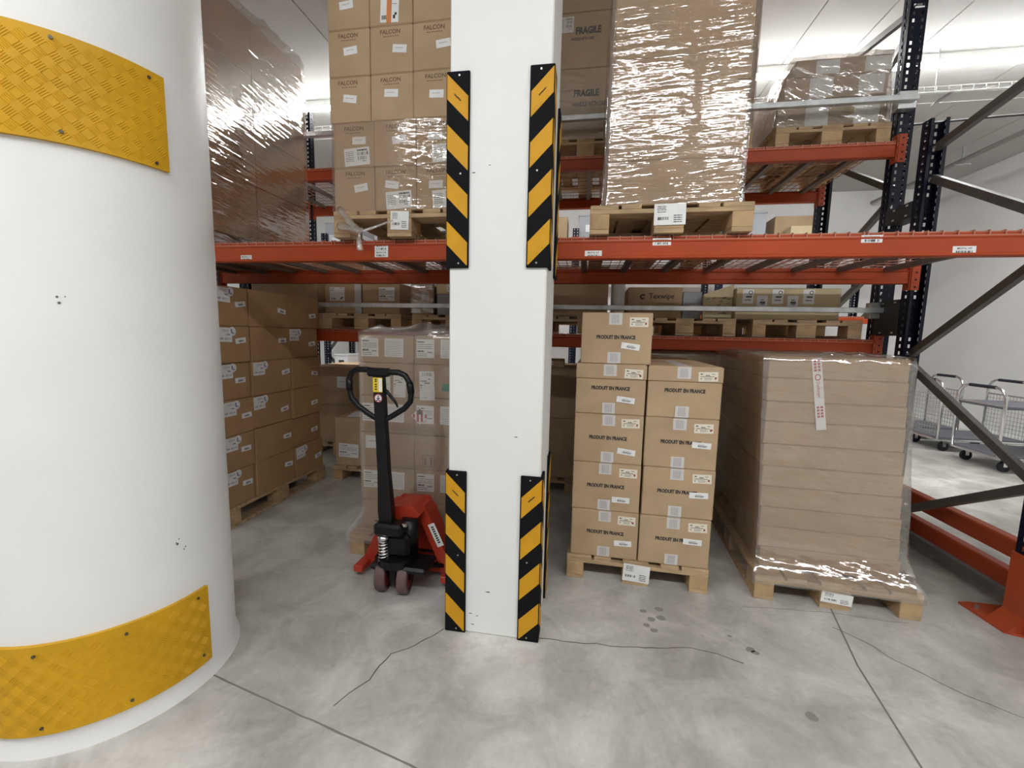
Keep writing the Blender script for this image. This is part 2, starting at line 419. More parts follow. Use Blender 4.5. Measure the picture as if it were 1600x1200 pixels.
# white wire cable tray hung below the battens
t = thing('cable_tray', 'white wire basket cable tray running above the racks', 'cable tray', (0, 5.2, 3.875))
mb = MB()
for z, y in ((0, -0.1), (0, 0.0), (0, 0.1), (0.06, -0.1), (0.06, 0.1), (0.03, -0.1)):
    mb.bar((-6.5, y, z), (6.45, y, z), 0.007, 0.007)
for i in range(124):
    x = -6.4+i*0.104
    mb.bar((x, -0.1, 0), (x, 0.1, 0), 0.006, 0.006); mb.bar((x, -0.1, 0), (x, -0.1, 0.06), 0.006, 0.006, (1, 0, 0)); mb.bar((x, 0.1, 0), (x, 0.1, 0.06), 0.006, 0.006, (1, 0, 0))
w = mb.build('wire_basket', 'tray_white', t); w['kind'] = 'stuff'
MB().box(-6.5, 6.45, -0.085, 0.085, -0.004, 0.022).build('cable_bundle', 'tray_white', t)
for x in (-5.5, -3.2, -0.9, 1.2, 3.4, 5.6):
    MB().bar((x, 0.12, 0), (x, 0.12, HC-3.875), 0.008, 0.008, (1, 0, 0)).build('hanger_rod', 'galvanised', t)
    MB().bar((x, -0.12, -0.01), (x, 0.13, -0.01), 0.03, 0.012).build('bracket', 'galvanised', t)
t = thing('pipe', 'grey ceiling conduit pipe running along the hall near the wall', 'pipe', (5.42, 0, 4.16))
MB().tube([(0, 1.5, 0), (0, 9.8, 0)], 0.032, 10).build('tube', 'pipe_grey', t, smooth=True)
MB().tube([(0.1, 1.5, 0.03), (0.1, 9.8, 0.03)], 0.014, 8).build('thin_tube', 'pipe_grey', t, smooth=True)
for y in (3.0, 4.6, 6.2, 7.8, 9.4):
    MB().bar((0.04, y, 0), (0.04, y, HC-4.16), 0.02, 0.02, (0, 1, 0)).build('hanger', 'galvanised', t)
    MB().box(-0.05, 0.14, y-0.02, y+0.02, -0.045, -0.032).build('clip', 'galvanised', t)
o = MB().tube([(2.6, 5.6, 3.78), (3.4, 5.6, 3.80), (4.2, 5.6, 3.84), (4.6, 5.6, 3.85), (4.8, 5.62, 3.78), (5.1, 5.62, 3.72), (5.4, 5.6, 3.9), (5.42, 5.6, 4.13)], 0.012, 6).build('cable', 'cable_black', smooth=True)
tag(o, 'sagging black cable strung beneath the cable tray', 'cable')

# ------------------------------------------------------------------ columns
t = thing('round_column', 'thick white round column with two yellow chequer plate bands', 'column', (-1.91, 1.40, 0))
RC = 0.41
mb = MB(); N = 96
prof = [(RC+0.016, 0.0), (RC+0.012, 0.012), (RC+0.005, 0.03), (RC, 0.05), (RC, HC+0.02)]
for i in range(N):
    a = 2*math.pi*i/N
    for r_, z in prof: mb.v.append((math.cos(a)*r_, math.sin(a)*r_, z))
K = len(prof)
for i in range(N):
    j = (i+1) % N
    for k in range(K-1): mb.f.append((i*K+k, j*K+k, j*K+k+1, i*K+k+1))
mb.build('shaft', 'round_paint', t, smooth=True)
def plate(z0, z1, a0, a1, rowz, screws):
    RP = RC+0.014; n = 64; mb = MB()
    for i in range(n+1):
        a = R(a0+(a1-a0)*i/n); c, s_ = math.cos(a), math.sin(a)
        for r_, z in ((RC-0.002, z0), (RP, z0), (RP, z1), (RC-0.002, z1)): mb.v.append((c*r_, s_*r_, z))
    for i in range(n):
        for k in range(4): mb.f.append((4*i+k, 4*i+(k+1) % 4, 4*i+4+(k+1) % 4, 4*i+4+k))
    mb.f.append((0, 1, 2, 3)); mb.f.append((4*n, 4*n+3, 4*n+2, 4*n+1))
    p = mb.build('chequer_plate', 'plate_yellow', t, smooth=False)
    p['label'] = 'yellow chequer plate band'
    # raised five-bar tread pattern
    lb = MB(); cell = 0.036; arc0 = R(a0)*RP
    nx = int((R(a1)-R(a0))*RP/cell); nz = int((z1-z0)/cell)
    for ix in range(nx):
        for iz in range(nz):
            cs, cz = arc0+(ix+0.7)*cell, z0+(iz+0.5)*cell+0.008
            d = 1 if (ix+iz) % 2 else -1
            for q in range(5):
                o2 = (q-2)*0.0062
                # bar along the diagonal d, offset across it
                x0_, z0_ = cs + o2*0.7071, cz - o2*0.7071*d
                hl = 0.0125
                e = [(x0_-hl*0.7071, z0_-hl*0.7071*d), (x0_+hl*0.7071, z0_+hl*0.7071*d)]
                px, pz = 0.7071*0.0016, -0.7071*d*0.0016
                b = len(lb.v)
                for (s2, zz) in e:
                    for off, rr in ((-1, 0.0), (0, 0.0015), (1, 0.0)):
                        th = (s2+px*off)/RP; r_ = RP+rr
                        lb.v.append((math.cos(th)*r_, math.sin(th)*r_, min(z1-0.001, max(z0+0.001, zz+pz*off))))
                lb.f += [(b, b+1, b+4, b+3), (b+1, b+2, b+5, b+4), (b, b+2, b+1), (b+3, b+4, b+5)]
    l = lb.build('tread_pattern', 'plate_yellow', p); l['kind'] = 'stuff'
    for ang, z in screws:
        a = R(ang); c = Vector((math.cos(a), math.sin(a), 0))
        MB().tube([c*(RP-0.002)+Vector((0, 0, z)), c*(RP+0.004)+Vector((0, 0, z))], 0.0055, 8).build('screw', 'screw_dark', p)
plate(1.998, 2.312, -165, -3, None, ((-41, 2.291), (-9.7, 2.288), (-40.5, 2.030), (-9, 2.014), (-75, 2.29), (-75, 2.03)))
plate(0.082, 0.402, -165, 3, None, ((-3.3, 0.375), (-2.2, 0.121), (-34.4, 0.369), (-34.4, 0.111), (-66, 0.37), (-66, 0.11)))
def on_round(ang, z, sz, seed):
    a = R(ang); mb = MB(); rr = random.Random(seed)
    for q in range(3):
        da, dz = rr.uniform(-1, 1)*sz/RC, rr.uniform(-1, 1)*sz
        s_ = sz*rr.uniform(0.25, 0.5); b = len(mb.v); r_ = RC+0.0008
        for k in range(7):
            th = 2*math.pi*k/7; aa = a+da+math.cos(th)*s_*rr.uniform(0.6, 1)/RC
            mb.v.append((math.cos(aa)*r_, math.sin(aa)*r_, z+dz+math.sin(th)*s_*rr.uniform(0.6, 1)))
        mb.f.append(tuple(range(b, b+7)))
    mb.build('scuff_mark', 'scuff', t)
on_round(-45.7, 1.529, 0.011, 1); on_round(-11.3, 0.634, 0.012, 2); on_round(-7, 0.60, 0.008, 5)

CX0, CX1, CY0, CY1 = -0.612, -0.176, 1.886, 2.315
t = thing('square_column', 'square white column with black and yellow corner guards', 'column', ((CX0+CX1)/2, (CY0+CY1)/2, 0))
ox, oy = (CX0+CX1)/2, (CY0+CY1)/2
MB().bbox(CX0-ox, CX1-ox, CY0-oy, CY1-oy, 0, HC, 0.006).build('shaft', 'white_paint', t)
for u, v, s_ in ((740, 270, 0.006), (765, 258, 0.004), (806, 683, 0.006), (762, 925, 0.008), (735, 958, 0.006), (745, 962, 0.005), (738, 975, 0.006)):
    x, z = at_y(u, v, CY0); mb = MB()
    mb.v = [(x-ox+math.cos(k)*s_*1.6, CY0-oy-0.0007, z+math.sin(k)*s_*(0.3+0.2*(k % 2))) for k in range(6)]; mb.f = [tuple(range(6))]
    mb.build('scuff_mark', 'scuff', t)
def corner_guard(x, y, sx, sy, z0, label, wing=0.09, th=0.012, Hh=0.81):
    """L-shaped rubber guard on a column corner; sx, sy = outward signs of the two faces"""
    g = thing('corner_guard', label, 'corner guard', (x, y, z0), 0, 'corner guards on the square column')
    mb = MB()
    mb.bbox(min(0, -sx*wing)-(th if sx < 0 else 0), max(0, -sx*wing)+(th if sx > 0 else 0), min(0, sy*th), max(0, sy*th), 0, Hh, 0.003)
    mb.bbox(min(0, sx*th), max(0, sx*th), min(0, -sy*wing), max(0, -sy*wing), 0, Hh, 0.003)
    mb.build('rubber_body', 'guard_black', g)
    W0 = 0.006; W1 = wing+0.004
    def clip(poly):
        out = []
        for i in range(len(poly)):
            a, b = poly[i], poly[(i+1) % len(poly)]
            ina, inb = a[1] >= 0.012, b[1] >= 0.012
            if ina: out.append(a)
            if ina != inb:
                f_ = (0.012-a[1])/(b[1]-a[1]); out.append((a[0]+(b[0]-a[0])*f_, 0.012))
        return out
    for k in range(4):
        zt = Hh-0.010-k*0.2                     # top at the outer edge
        poly = [(-0.008, zt), (-0.008, zt-0.100), (W1-0.010, zt-0.192), (W1-0.010, zt-0.092)]
        poly = clip(poly)
        if len(poly) < 3: continue
        # front wing
        pts = [(-sx*p, q) for p, q in poly]
        b1 = MB().prism(pts, 'y', sy*th, sy*(th+0.0012)); b1.build('yellow_stripe', 'guard_yellow', g)
        pts = [(-sy*p, q) for p, q in poly]
        MB().prism(pts, 'x', sx*th, sx*(th+0.0012)).build('yellow_stripe', 'guard_yellow', g)
        if k == 0:
            # small dark script mark on the top stripe
            c = (W1-0.018)/2; path = []
            for i in range(22):
                s_ = -0.021+0.042*i/21
                path.append((-sx*(c+s_*0.72), sy*(th+0.0016), zt-0.096-s_*0.68+0.0035*math.sin(i*1.9)))
            MB().tube(path, 0.0016, 4).build('script_mark', 'ink', g)
    for zz, xx in ((Hh-0.018, 0.045), (Hh*0.49, 0.052), (0.02, 0.045)):
        MB().tube([(-sx*xx, sy*(th-0.001), zz), (-sx*xx, sy*(th+0.002), zz)], 0.004, 8).build('screw', 'screw_steel', g)
    return g
corner_guard(CX0, CY0, -1, -1, 1.737, 'upper striped guard on the column edge beside the FALCON cartons')
corner_guard(CX1, CY0, 1, -1, 1.737, 'upper striped guard on the column edge beside the FRAGILE carton')
corner_guard(CX0, CY0, -1, -1, 0.0, 'lower striped guard on the column edge beside the red pallet jack')
corner_guard(CX1, CY0, 1, -1, 0.0, 'lower striped guard on the column edge beside the PRODUIT EN FRANCE stack')
corner_guard(CX1, CY1, 1, 1, 1.737, 'upper striped guard on the column edge turned to the rack')
corner_guard(CX1, CY1, 1, 1, 0.0, 'lower striped guard on the column edge turned to the rack')

# ------------------------------------------------------------------ pallet racks
A_F, A_R = 2.40, 3.50           # front and rear beam planes of the near rack
B_F, B_R = 3.80, 4.90           # the rack standing back to back behind it
C_F, C_R = 8.15, 9.15           # the rack across the far aisle
FR_X = (-3.36, -0.54, 2.282)   # frames of racks A and B
def upright_mesh(h):
    """punched C-section post: 110 mm face towards -y, 70 mm deep"""
    mb = MB(); w, d = 0.055, 0.075
    def punched(pt, cols, lo, hi):
        # vertical strips between hole columns, rungs between holes
        edges = [lo]
        for c in cols: edges += [c-0.008, c+0.008]
        edges.append(hi)
        for i in range(0, len(edges), 2):
            mb.quad(pt(edges[i], 0), pt(edges[i+1], 0), pt(edges[i+1], h), pt(edges[i], h))
        n = int(h/0.05)
        for c in cols:
            for k in range(n+1):
                z0 = k*0.05-0.0125; z1 = k*0.05+0.0125
                z0, z1 = max(0, z0), min(h, z1)
                if z1 > z0: mb.quad(pt(c-0.008, z0), pt(c+0.008, z0), pt(c+0.008, z1), pt(c-0.008, z1))
    punched(lambda a, z: (a, 0, z), (-0.028, 0.028), -w, w)
    for s in (-1, 1):
        punched(lambda a, z, s=s: (s*w, a, z), (0.042,), 0.0, d)
        mb.quad((s*w, d, 0), (s*(w-0.022), d, 0), (s*(w-0.022), d, h), (s*w, d, h))
    return mb.mesh('upright')
UP = {}
def frame(x, yf, yr, h, label, group, zs=None, kind_up='rack_blue', brace='brace_grey'):
    t = thing('upright_frame', label, 'rack frame', (x, yf, 0), 0, group)
    if h not in UP: UP[h] = upright_mesh(h)
    for y, rz in ((0.0, 0.0), (yr-yf, math.pi)):
        o = link('upright', UP[h], kind_up, t, (0, y, 0), (0, 0, rz))
        sm = o.modifiers.new('sheet', 'SOLIDIFY'); sm.thickness = 0.003
        MB().bbox(-0.075, 0.075, -0.04, 0.11, 0, 0.008, 0.002).build('foot_plate', kind_up, t, (0, y, 0), (0, 0, rz))
        for bx in (-0.06, 0.06):
            MB().tube([(bx, -0.02, 0.008), (bx, -0.02, 0.022)], 0.008, 6).build('anchor_bolt', 'screw_steel', t, (0, y, 0), (0, 0, rz))
    D = yr-yf
    for (ya, za, yb, zb) in zs:
        MB().bar((0.0, ya, za), (0.0, yb, zb), 0.036, 0.048, (0, 0, 1)).build('brace', brace, t)
        for (yy, zz) in ((ya, za), (yb, zb)):
            MB().tube([(-0.03, yy, zz), (0.03, yy, zz)], 0.008, 6).build('bolt', 'screw_steel', t)
    return t
DA = A_R-A_F
zsA = [(DA-0.04, 0.20, 0.04, 0.76), (DA-0.05, 1.30, 0.04, 0.72), (DA-0.05, 1.37, 0.04, 2.02), (DA-0.05, 2.56, 0.04, 1.99), (DA-0.05, 2.76, 0.04, 2.93), (0.03, 0.12, DA-0.03, 0.12)]
zsB = [(DA-0.04, 0.25, 0.04, 0.85), (0.04, 0.9, DA-0.04, 1.5), (DA-0.04, 1.55, 0.04, 2.1), (0.04, 2.55, DA-0.3, 2.15), (0.06, 2.62, 0.85, 3.06), (0.0, 3.86, 0.80, 3.98), (DA-0.04, 3.1, 0.04, 3.75), (0.03, 0.12, DA-0.03, 0.12)]
names = ('beside the thick round column', 'behind the square column', 'by the orange barrier')
for x, nm in zip(FR_X, names):
    frame(x, A_F+0.03, A_R+0.06, 2.95, 'dark blue punched rack frame of the near rack, '+nm, 'rack frames', zsA)
    frame(x, B_F+0.03, B_R+0.06, 4.0, 'tall dark blue punched frame of the rear rack, '+nm, 'rack frames', zsB, brace='brace_grey' if x < 0 else 'brace_grey')
for x in (-5.3, -2.75, -0.25, 2.28, 4.95):
    frame(x, C_F+0.03, C_R+0.05, 3.4, 'dark blue rack frame of the rack across the far aisle', 'far rack frames',
          [(0.94, 0.3, 0.04, 0.95), (0.04, 1.0, 0.94, 1.65), (0.94, 1.7, 0.04, 2.35), (0.04, 2.4, 0.94, 3.05)])
# row spacers between the two racks
for x, nm in zip(FR_X, names):
    for z0, z1, q in ((1.50, 1.76, 'wide'), (2.33, 2.44, 'narrow')):
        o = MB().bbox(-0.062, 0.062, 0.0, B_F-A_R-0.02, 0, z1-z0, 0.004)
        t = thing('row_spacer', '%s dark steel row spacer tying the two racks, %s' % (q, nm), 'rack spacer', (x, A_R+0.065, z0), 0, 'row spacers')
        MB().bbox(-0.062, 0.062, 0.0, B_F-A_R-0.04, 0, z1-z0, 0.004).build('plate', 'spacer_dark', t)
        for sx in (-0.066, 0.06):
            for zz in (0.02, z1-z0-0.02):
                MB().box(sx, sx+0.006, 0.03, 0.05, zz-0.006, zz+0.006).build('screw', 'screw_steel', t)
                MB().box(sx, sx+0.006, 0.16, 0.18, zz-0.006, zz+0.006).build('screw', 'screw_steel', t)

TXT = {}
def text_mesh(s, h, xs=1.0, bold=0.0):
    k = (s, h, xs, bold)
    if k in TXT: return TXT[k]
    cu = bpy.data.curves.new('text', 'FONT'); cu.body = s; cu.size = 1.0; cu.align_x = 'CENTER'; cu.align_y = 'CENTER'
    cu.resolution_u = 2; cu.offset = bold; cu.fill_mode = 'FRONT'
    o = bpy.data.objects.new('text', cu); COL.objects.link(o)
    me = bpy.data.meshes.new_from_object(o)
    bpy.data.objects.remove(o); bpy.data.curves.remove(cu)
    # font plane (x, y) -> (x, z) facing -y ; cap height ~0.7 of size
    sc = h/0.70
    for v in me.vertices: v.co = (v.co.x*sc*xs, 0.0, v.co.y*sc)
    me.name = 'lettering'
    TXT[k] = me
    return me
def lettering(parent, s, h, x, y, z, m='ink', xs=1.0, bold=0.0, rot=(0, 0, 0), name='lettering'):
    me = text_mesh(s, h, xs, bold)
    if len(me.materials) and me.materials[0] != MATS[m]:
        me = me.copy(); me.materials.clear()
    return link(name, me, m, parent, (x, y, z), rot)

LAB = {}
def label_mesh(style, w, h):
    """returns (sheet mesh, ink mesh): sheet is a thin slab in XZ facing -y, centred"""
    k = (style, round(w, 4), round(h, 4))
    if k in LAB: return LAB[k]
    sheet = MB().box(-w/2, w/2, -0.0009, 0.0, -h/2, h/2).mesh('label')
    ink = MB(); rr = random.Random(str(k))
    def rect(a, b, c, d):               # fractions of the sheet, from left / from bottom
        ink.quad((w*(a-0.5), -0.0013, h*(c-0.5)), (w*(b-0.5), -0.0013, h*(c-0.5)), (w*(b-0.5), -0.0013, h*(d-0.5)), (w*(a-0.5), -0.0013, h*(d-0.5)))
    def words(a, b, z, t):
        x = a
        while x < b:
            l = rr.uniform(0.03, 0.12); rect(x, min(b, x+l), z, z+t); x += l+0.015
    def bars(a, b, c, d, n=26):
        for i in range(n):
            if rr.random() < 0.62: rect(a+(b-a)*i/n, a+(b-a)*(i+rr.uniform(0.5, 0.95))/n, c, d)
    if style == 'small': words(0.30, 0.78, 0.34, 0.17); words(0.34, 0.66, 0.60, 0.07); bars(0.3, 0.75, 0.2, 0.34)
    elif style == 'blank': words(0.2, 0.75, 0.55, 0.05)
    elif style == 'ship':
        for z in (0.78, 0.68, 0.58, 0.46, 0.36, 0.26): words(0.06, 0.38, z, 0.03)
        words(0.52, 0.92, 0.80, 0.09); bars(0.52, 0.95, 0.56, 0.74); bars(0.52, 0.88, 0.30, 0.50); words(0.70, 0.86, 0.2, 0.04)
    elif style == 'corner':
        for z in (0.84, 0.75): words(0.3, 0.8, z, 0.03)
        words(0.62, 0.9, 0.48, 0.09); bars(0.1, 0.9, 0.16, 0.30)
    elif style == 'cream':
        words(0.10, 0.22, 0.72, 0.12); words(0.36, 0.58, 0.60, 0.09); words(0.66, 0.84, 0.74, 0.06); words(0.10, 0.80, 0.47, 0.07)
        words(0.10, 0.16, 0.24, 0.1); words(0.30, 0.70, 0.30, 0.05); words(0.32, 0.66, 0.16, 0.04)
        rect(0.82, 0.90, 0.22, 0.44)
    elif style == 'sheet':
        words(0.05, 0.45, 0.82, 0.06)
        for z in (0.70, 0.60, 0.50): words(0.05, 0.9, z, 0.025)
        words(0.05, 0.42, 0.30, 0.10); words(0.62, 0.9, 0.28, 0.05)
        for z in (0.2, 0.1): words(0.05, 0.6, z, 0.03)
    elif style == 'list':
        for i in range(9): words(0.08, 0.92, 0.1+i*0.09, 0.018)
    elif style == 'pallet':
        for z in (0.86, 0.78, 0.70, 0.60): words(0.10, 0.38, z, 0.035)
        bars(0.10, 0.50, 0.24, 0.38); 
        for z in (0.42, 0.32, 0.22, 0.12): words(0.62, 0.88, z, 0.04)
    elif style == 'tall':
        bars(0.20, 0.85, 0.84, 0.96); words(0.6, 0.75, 0.72, 0.03); words(0.1, 0.5, 0.65, 0.03); words(0.35, 0.7, 0.58, 0.035); words(0.05, 0.2, 0.5, 0.035); words(0.08, 0.16, 0.42, 0.03); words(0.06, 0.5, 0.08, 0.015)
    elif style == 'customs':
        for z in (0.90, 0.82, 0.74): words(0.06, 0.30, z, 0.03)
        words(0.7, 0.85, 0.9, 0.05); bars(0.08, 0.42, 0.08, 0.2); rect(0.7, 0.82, 0.1, 0.2); rect(0.78, 0.9, 0.2, 0.27); rect(0.64, 0.9, 0.5, 0.512)
    elif style == 'logo':
        words(0.3, 0.85, 0.42, 0.12); words(0.2, 0.8, 0.22, 0.06)
        for a in range(14):
            th = 2*math.pi*a/14; th2 = 2*math.pi*(a+1)/14; cx_, cz_ = w*(0.72-0.5), h*(0.78-0.5); r0, r1 = h*0.09, h*0.14
            ink.quad((cx_+math.cos(th)*r0, -0.0013, cz_+math.sin(th)*r0), (cx_+math.cos(th2)*r0, -0.0013, cz_+math.sin(th2)*r0), (cx_+math.cos(th2)*r1, -0.0013, cz_+math.sin(th2)*r1), (cx_+math.cos(th)*r1, -0.0013, cz_+math.sin(th)*r1))
    elif style == 'goggle':
        rect(0.1, 0.9, 0.15, 0.22)
        for cx in (0.3, 0.7):
            b = len(ink.v)
            for a in range(10): ink.v.append((w*(cx-0.5)+math.cos(a*0.6283)*w*0.17, -0.0013, h*0.1+math.sin(a*0.6283)*w*0.17))
            ink.f.append(tuple(range(b, b+10)))
        rect(0.3, 0.7, 0.56, 0.64)
    elif style == 'tapeprint':
        for i in range(7): words(0.1+0.0*i, 0.9, 0.1+i*0.12, 0.04)
    ink = ink.mesh('print') if ink.v else None
    LAB[k] = (sheet, ink)
    return LAB[k]
def sticker(parent, style, w, h, x, y, z, tilt=0.0, m='paper', ink='ink_soft', name='label', rz=0.0):
    sh, ik = label_mesh(style, w, h)
    if len(sh.materials) and sh.materials[0] != MATS[m]:
        sh = sh.copy(); sh.materials.clear()
    o = link(name, sh, m, parent, (x, y, z), (0, tilt, rz))
    if ik is not None:
        link('print', ik, ink, o)
    return o

BEAMPROF = [(0.0, 0.0), (-0.004, 0.004), (-0.004, 0.012), (0.0, 0.016), (0.0, 0.082), (-0.004, 0.086), (-0.004, 0.092), (0.004, 0.095), (0.014, 0.095), (0.014, 0.112), (0.050, 0.112), (0.050, 0.0)]
def beam(x0, x1, y, z, label, group, flip=False, labels=(), m='beam_orange'):
    """z = underside"""
    t = thing('rack_beam', label, 'rack beam', (x0, y, z), 0, group)
    s = -1 if flip else 1
    MB().prism([(p*s, q) for p, q in BEAMPROF], 'x', 0.004, x1-x0-0.004).build('rail', m, t)
    for xe, sg in ((0.0, 1), (x1-x0, -1)):
        mb = MB().bbox(min(xe-sg*0.002, xe-sg*0.055), max(xe-sg*0.002, xe-sg*0.055), -0.012*s-0.004, -0.012*s+0.004, -0.045, 0.155, 0.001)
        mb.bbox(min(xe, xe+sg*0.006), max(xe, xe+sg*0.006), min(-0.012*s, 0.05*s), max(-0.012*s, 0.05*s), -0.045, 0.155, 0.001)
        e = mb.build('end_connector', m, t)
        for k in range(4):
            zz = -0.03+k*0.05; yy = -0.012*s-0.0045*s
            MB().box(xe-sg*0.03-0.006, xe-sg*0.03+0.006, min(yy, yy-0.001*s), max(yy, yy-0.001*s), zz, zz+0.012).build('slot', 'rack_blue', e)
    for u, w, zc, txt in labels:
        l = link('beam_label', MB().box(-w/2, w/2, -0.0012, 0, -0.018, 0.018).mesh('beam_label'), 'paper', t, (u-x0, -0.0, zc-z))
        if txt:
            lettering(l, txt, 0.0095, 0, -0.0016, 0.007, xs=0.95, bold=0.01, m='ink', name='code_lettering')
        else:
            mb = MB(); rr = random.Random(u)
            for i in range(9): mb.quad(*[(-w*0.36+w*0.72*i/9+a, -0.0016, b) for a, b in ((0, 0.004), (w*0.06, 0.004), (w*0.06, 0.012), (0, 0.012))])
            mb.build('print', 'ink_soft', l)
        mb = MB(); rr = random.Random(u*3)
        for i in range(30):
            if rr.random() < 0.6: mb.quad(*[(-w*0.36+w*0.72*i/30+a, -0.0016, b) for a, b in ((0, -0.014), (w*0.018, -0.014), (w*0.018, -0.003), (0, -0.003))])
        mb.build('barcode', 'ink', l)
    return t
def deck(x0, x1, yf, yr, z, label, group):
    """wire mesh deck lying on the two beams; z = its top. Front wires step down over the beam"""
    t = thing('wire_deck', label, 'rack deck', (x0, yf, z), 0, group)
    mb = MB(); w = x1-x0; d = yr-yf; n = max(2, int(w/0.06))
    for i in range(n+1):
        x = 0.006+(w-0.012)*i/n
        mb.bar((x, 0.003, 0), (x, d, 0), 0.0045, 0.0045)
        mb.bar((x, 0.003, 0.001), (x, 0.003, -0.024), 0.0045, 0.0045, (1, 0, 0))
    for j in range(12):
        mb.bar((0.002, 0.012+(d-0.02)*j/11, -0.0045), (w-0.002, 0.012+(d-0.02)*j/11, -0.0045), 0.0045, 0.0045)
    mb.bar((0.002, 0.0, -0.0235), (w-0.002, 0.0, -0.0235), 0.005, 0.005)
    o = mb.build('wire_mesh', 'deck_wire', t); o['kind'] = 'stuff'
    for k in range(3):
        x = w*(k+0.5)/3
        MB().box(x-0.020, x+0.020, 0.052, d-0.052, -0.038, -0.009).build('support_channel', 'deck_channel', t)
ZA = 1.861
bays = ((FR_X[0]+0.058, FR_X[1]-0.058, 'bay between the two columns'), (FR_X[1]+0.058, FR_X[2]-0.058, 'bay past the square column'))
lab_left = [(at_y(385, 404, A_F)[0], 0.075, 1.882, 'MGPAL111'), (at_y(596, 387, A_F)[0], 0.083, 1.936, 'MGPAL110'), (at_y(596, 400, A_F)[0], 0.083, 1.899, 'MGPAL109')]
lab_right = [(at_y(927, 397, A_F)[0], 0.090, 1.886, 'MGPAL107'), (at_y(1034, 380, A_F)[0], 0.092, 1.945, None), (at_y(1362, 375, A_F)[0], 0.092, 1.945, None), (at_y(1506, 394, A_F)[0], 0.095, 1.888, 'MGPAL105')]
for (x0, x1, nm), labs in zip(bays, (lab_left, lab_right)):
    beam(x0, x1, A_F, ZA, 'orange rack beam with barcode labels, front of near rack, '+nm, 'rack beams', labels=labs)
    beam(x0, x1, A_R, ZA, 'orange rack beam at the back of the near rack, '+nm, 'rack beams', flip=False)
    for lv, z in (('lower', 1.348), ('upper', 2.826)):
        beam(x0, x1, B_F, z, 'orange front beam of the rear rack, %s level, %s' % (lv, nm), 'rack beams')
        beam(x0, x1, B_R, z, 'orange back beam of the rear rack, %s level, %s' % (lv, nm), 'rack beams')
    n = 3; w = (x1-x0)/n
    SEC = {bays[0][2]: ('section nearest the round column', 'middle section between the columns', 'section reaching behind the square column from the round one'),
           bays[1][2]: ('first section past the square column', 'middle section past the square column', 'end section by the orange barrier')}
    for k in range(n):
        deck(x0+k*w+0.003, x0+(k+1)*w-0.003, A_F+0.004, A_R+0.045, ZA+0.119, 'near rack wire deck, '+SEC[nm][k], 'wire decks on the near rack, '+nm)
        for lv, z in (('lower', 1.348), ('upper', 2.826)):
            deck(x0+k*w+0.003, x0+(k+1)*w-0.003, B_F+0.004, B_R+0.045, z+0.119, 'rear rack wire deck, %s level, %s' % (lv, SEC[nm][k]), 'wire decks on the rear rack')
CB = ((-5.24, -2.81), (-2.69, -0.31), (-0.19, 2.22), (2.34, 4.89))
for (x0, x1) in CB:
    for z in (0.55, 1.75, 3.09):
        beam(x0, x1, C_F, z, 'orange front beam of the rack across the far aisle', 'far rack beams')
        beam(x0, x1, C_R, z, 'orange back beam of the rack across the far aisle', 'far rack beams')
        deck(x0+0.003, x1-0.003, C_F+0.004, C_R+0.045, z+0.119, 'wire mesh deck of the rack across the far aisle', 'far rack decks')
# galvanised backstop bars on the rear rack
for z, q, zr in ((1.690, 'lower', 0), (3.205, 'upper', 0)):
    for (x0, x1, nm) in bays:
        t = thing('backstop_bar', '%s galvanised backstop bar before the rear rack, %s' % (q, nm), 'metal bar', (x0, B_F-0.06, z), 0, 'backstop bars')
        lo = q == 'lower'                        # the lower bar stops against the row spacers, the upper one crosses the posts
        MB().bbox(-0.004 if lo else -0.02, x1-x0+(0.004 if lo else 0.06), -0.02, 0.02, -0.020, 0.020, 0.003).build('bar', 'galvanised', t)
        for xe, sg in ((0.0, 1), (x1-x0, -1)):
            if lo: bx = sorted((xe-sg*0.004, xe+sg*0.07))
            else: bx = (xe-0.045, xe+0.07)
            MB().bbox(bx[0], bx[1], 0.02, 0.088, -0.06, 0.06, 0.003).build('bracket', 'galvanised', t)

# ------------------------------------------------------------------ orange end barrier
t = thing('floor_barrier', 'orange two-rail rack end barrier bolted to the concrete floor', 'barrier', (2.40, 2.5, 0))
for z0, z1 in ((0.278, 0.384), (0.100, 0.205)):
    mb = MB().bbox(-0.035, 0.035, 0.12, 1.30, z0, z1, 0.008); rl = mb.build('rail', 'barrier_orange', t)
MB().prism([(-0.06, 0.0), (0.06, 0.0), (0.06, 0.012), (0.012, 0.05), (0.012, 0.075), (-0.012, 0.075), (-0.012, 0.05), (-0.06, 0.012)], 'y', 0.15, 1.28).build('floor_rail', 'galvanised', t)['label'] = 'galvanised floor rail'
for yy, zt in ((-0.065, 0.395), (1.20, 0.30)):
    pm = MB().bbox(-0.185, -0.173, yy-0.08, yy+0.08, 0.0, zt, 0.003)      # guard folded round the upright's foot
    pm.bbox(-0.185, 0.05, yy-0.092, yy-0.078, 0.0, zt, 0.003); pm.bbox(0.038, 0.05, yy-0.08, yy+0.20, 0.0, zt, 0.003)
    pm.build('post', 'barrier_orange', t)
    MB().prism([(-0.275, 0.215), (-0.225, 0.225), (0.06, 0.225), (0.06, -0.05), (-0.19, -0.05), (-0.255, -0.03)], 'z', 0.0, 0.012).build('base_plate', 'barrier_orange', t, (0, yy, 0))
    MB().prism([(-0.255, 0.012), (-0.185, 0.012), (-0.185, 0.085)], 'y', yy-0.04, yy+0.08).build('gusset', 'barrier_orange', t)
    for bx, by in ((-0.23, 0.16), (-0.21, 0.02), (0.0, 0.18)):
        MB().tube([(bx, yy+by, 0.012), (bx, yy+by, 0.03)], 0.011, 6).build('bolt', 'screw_steel', t)

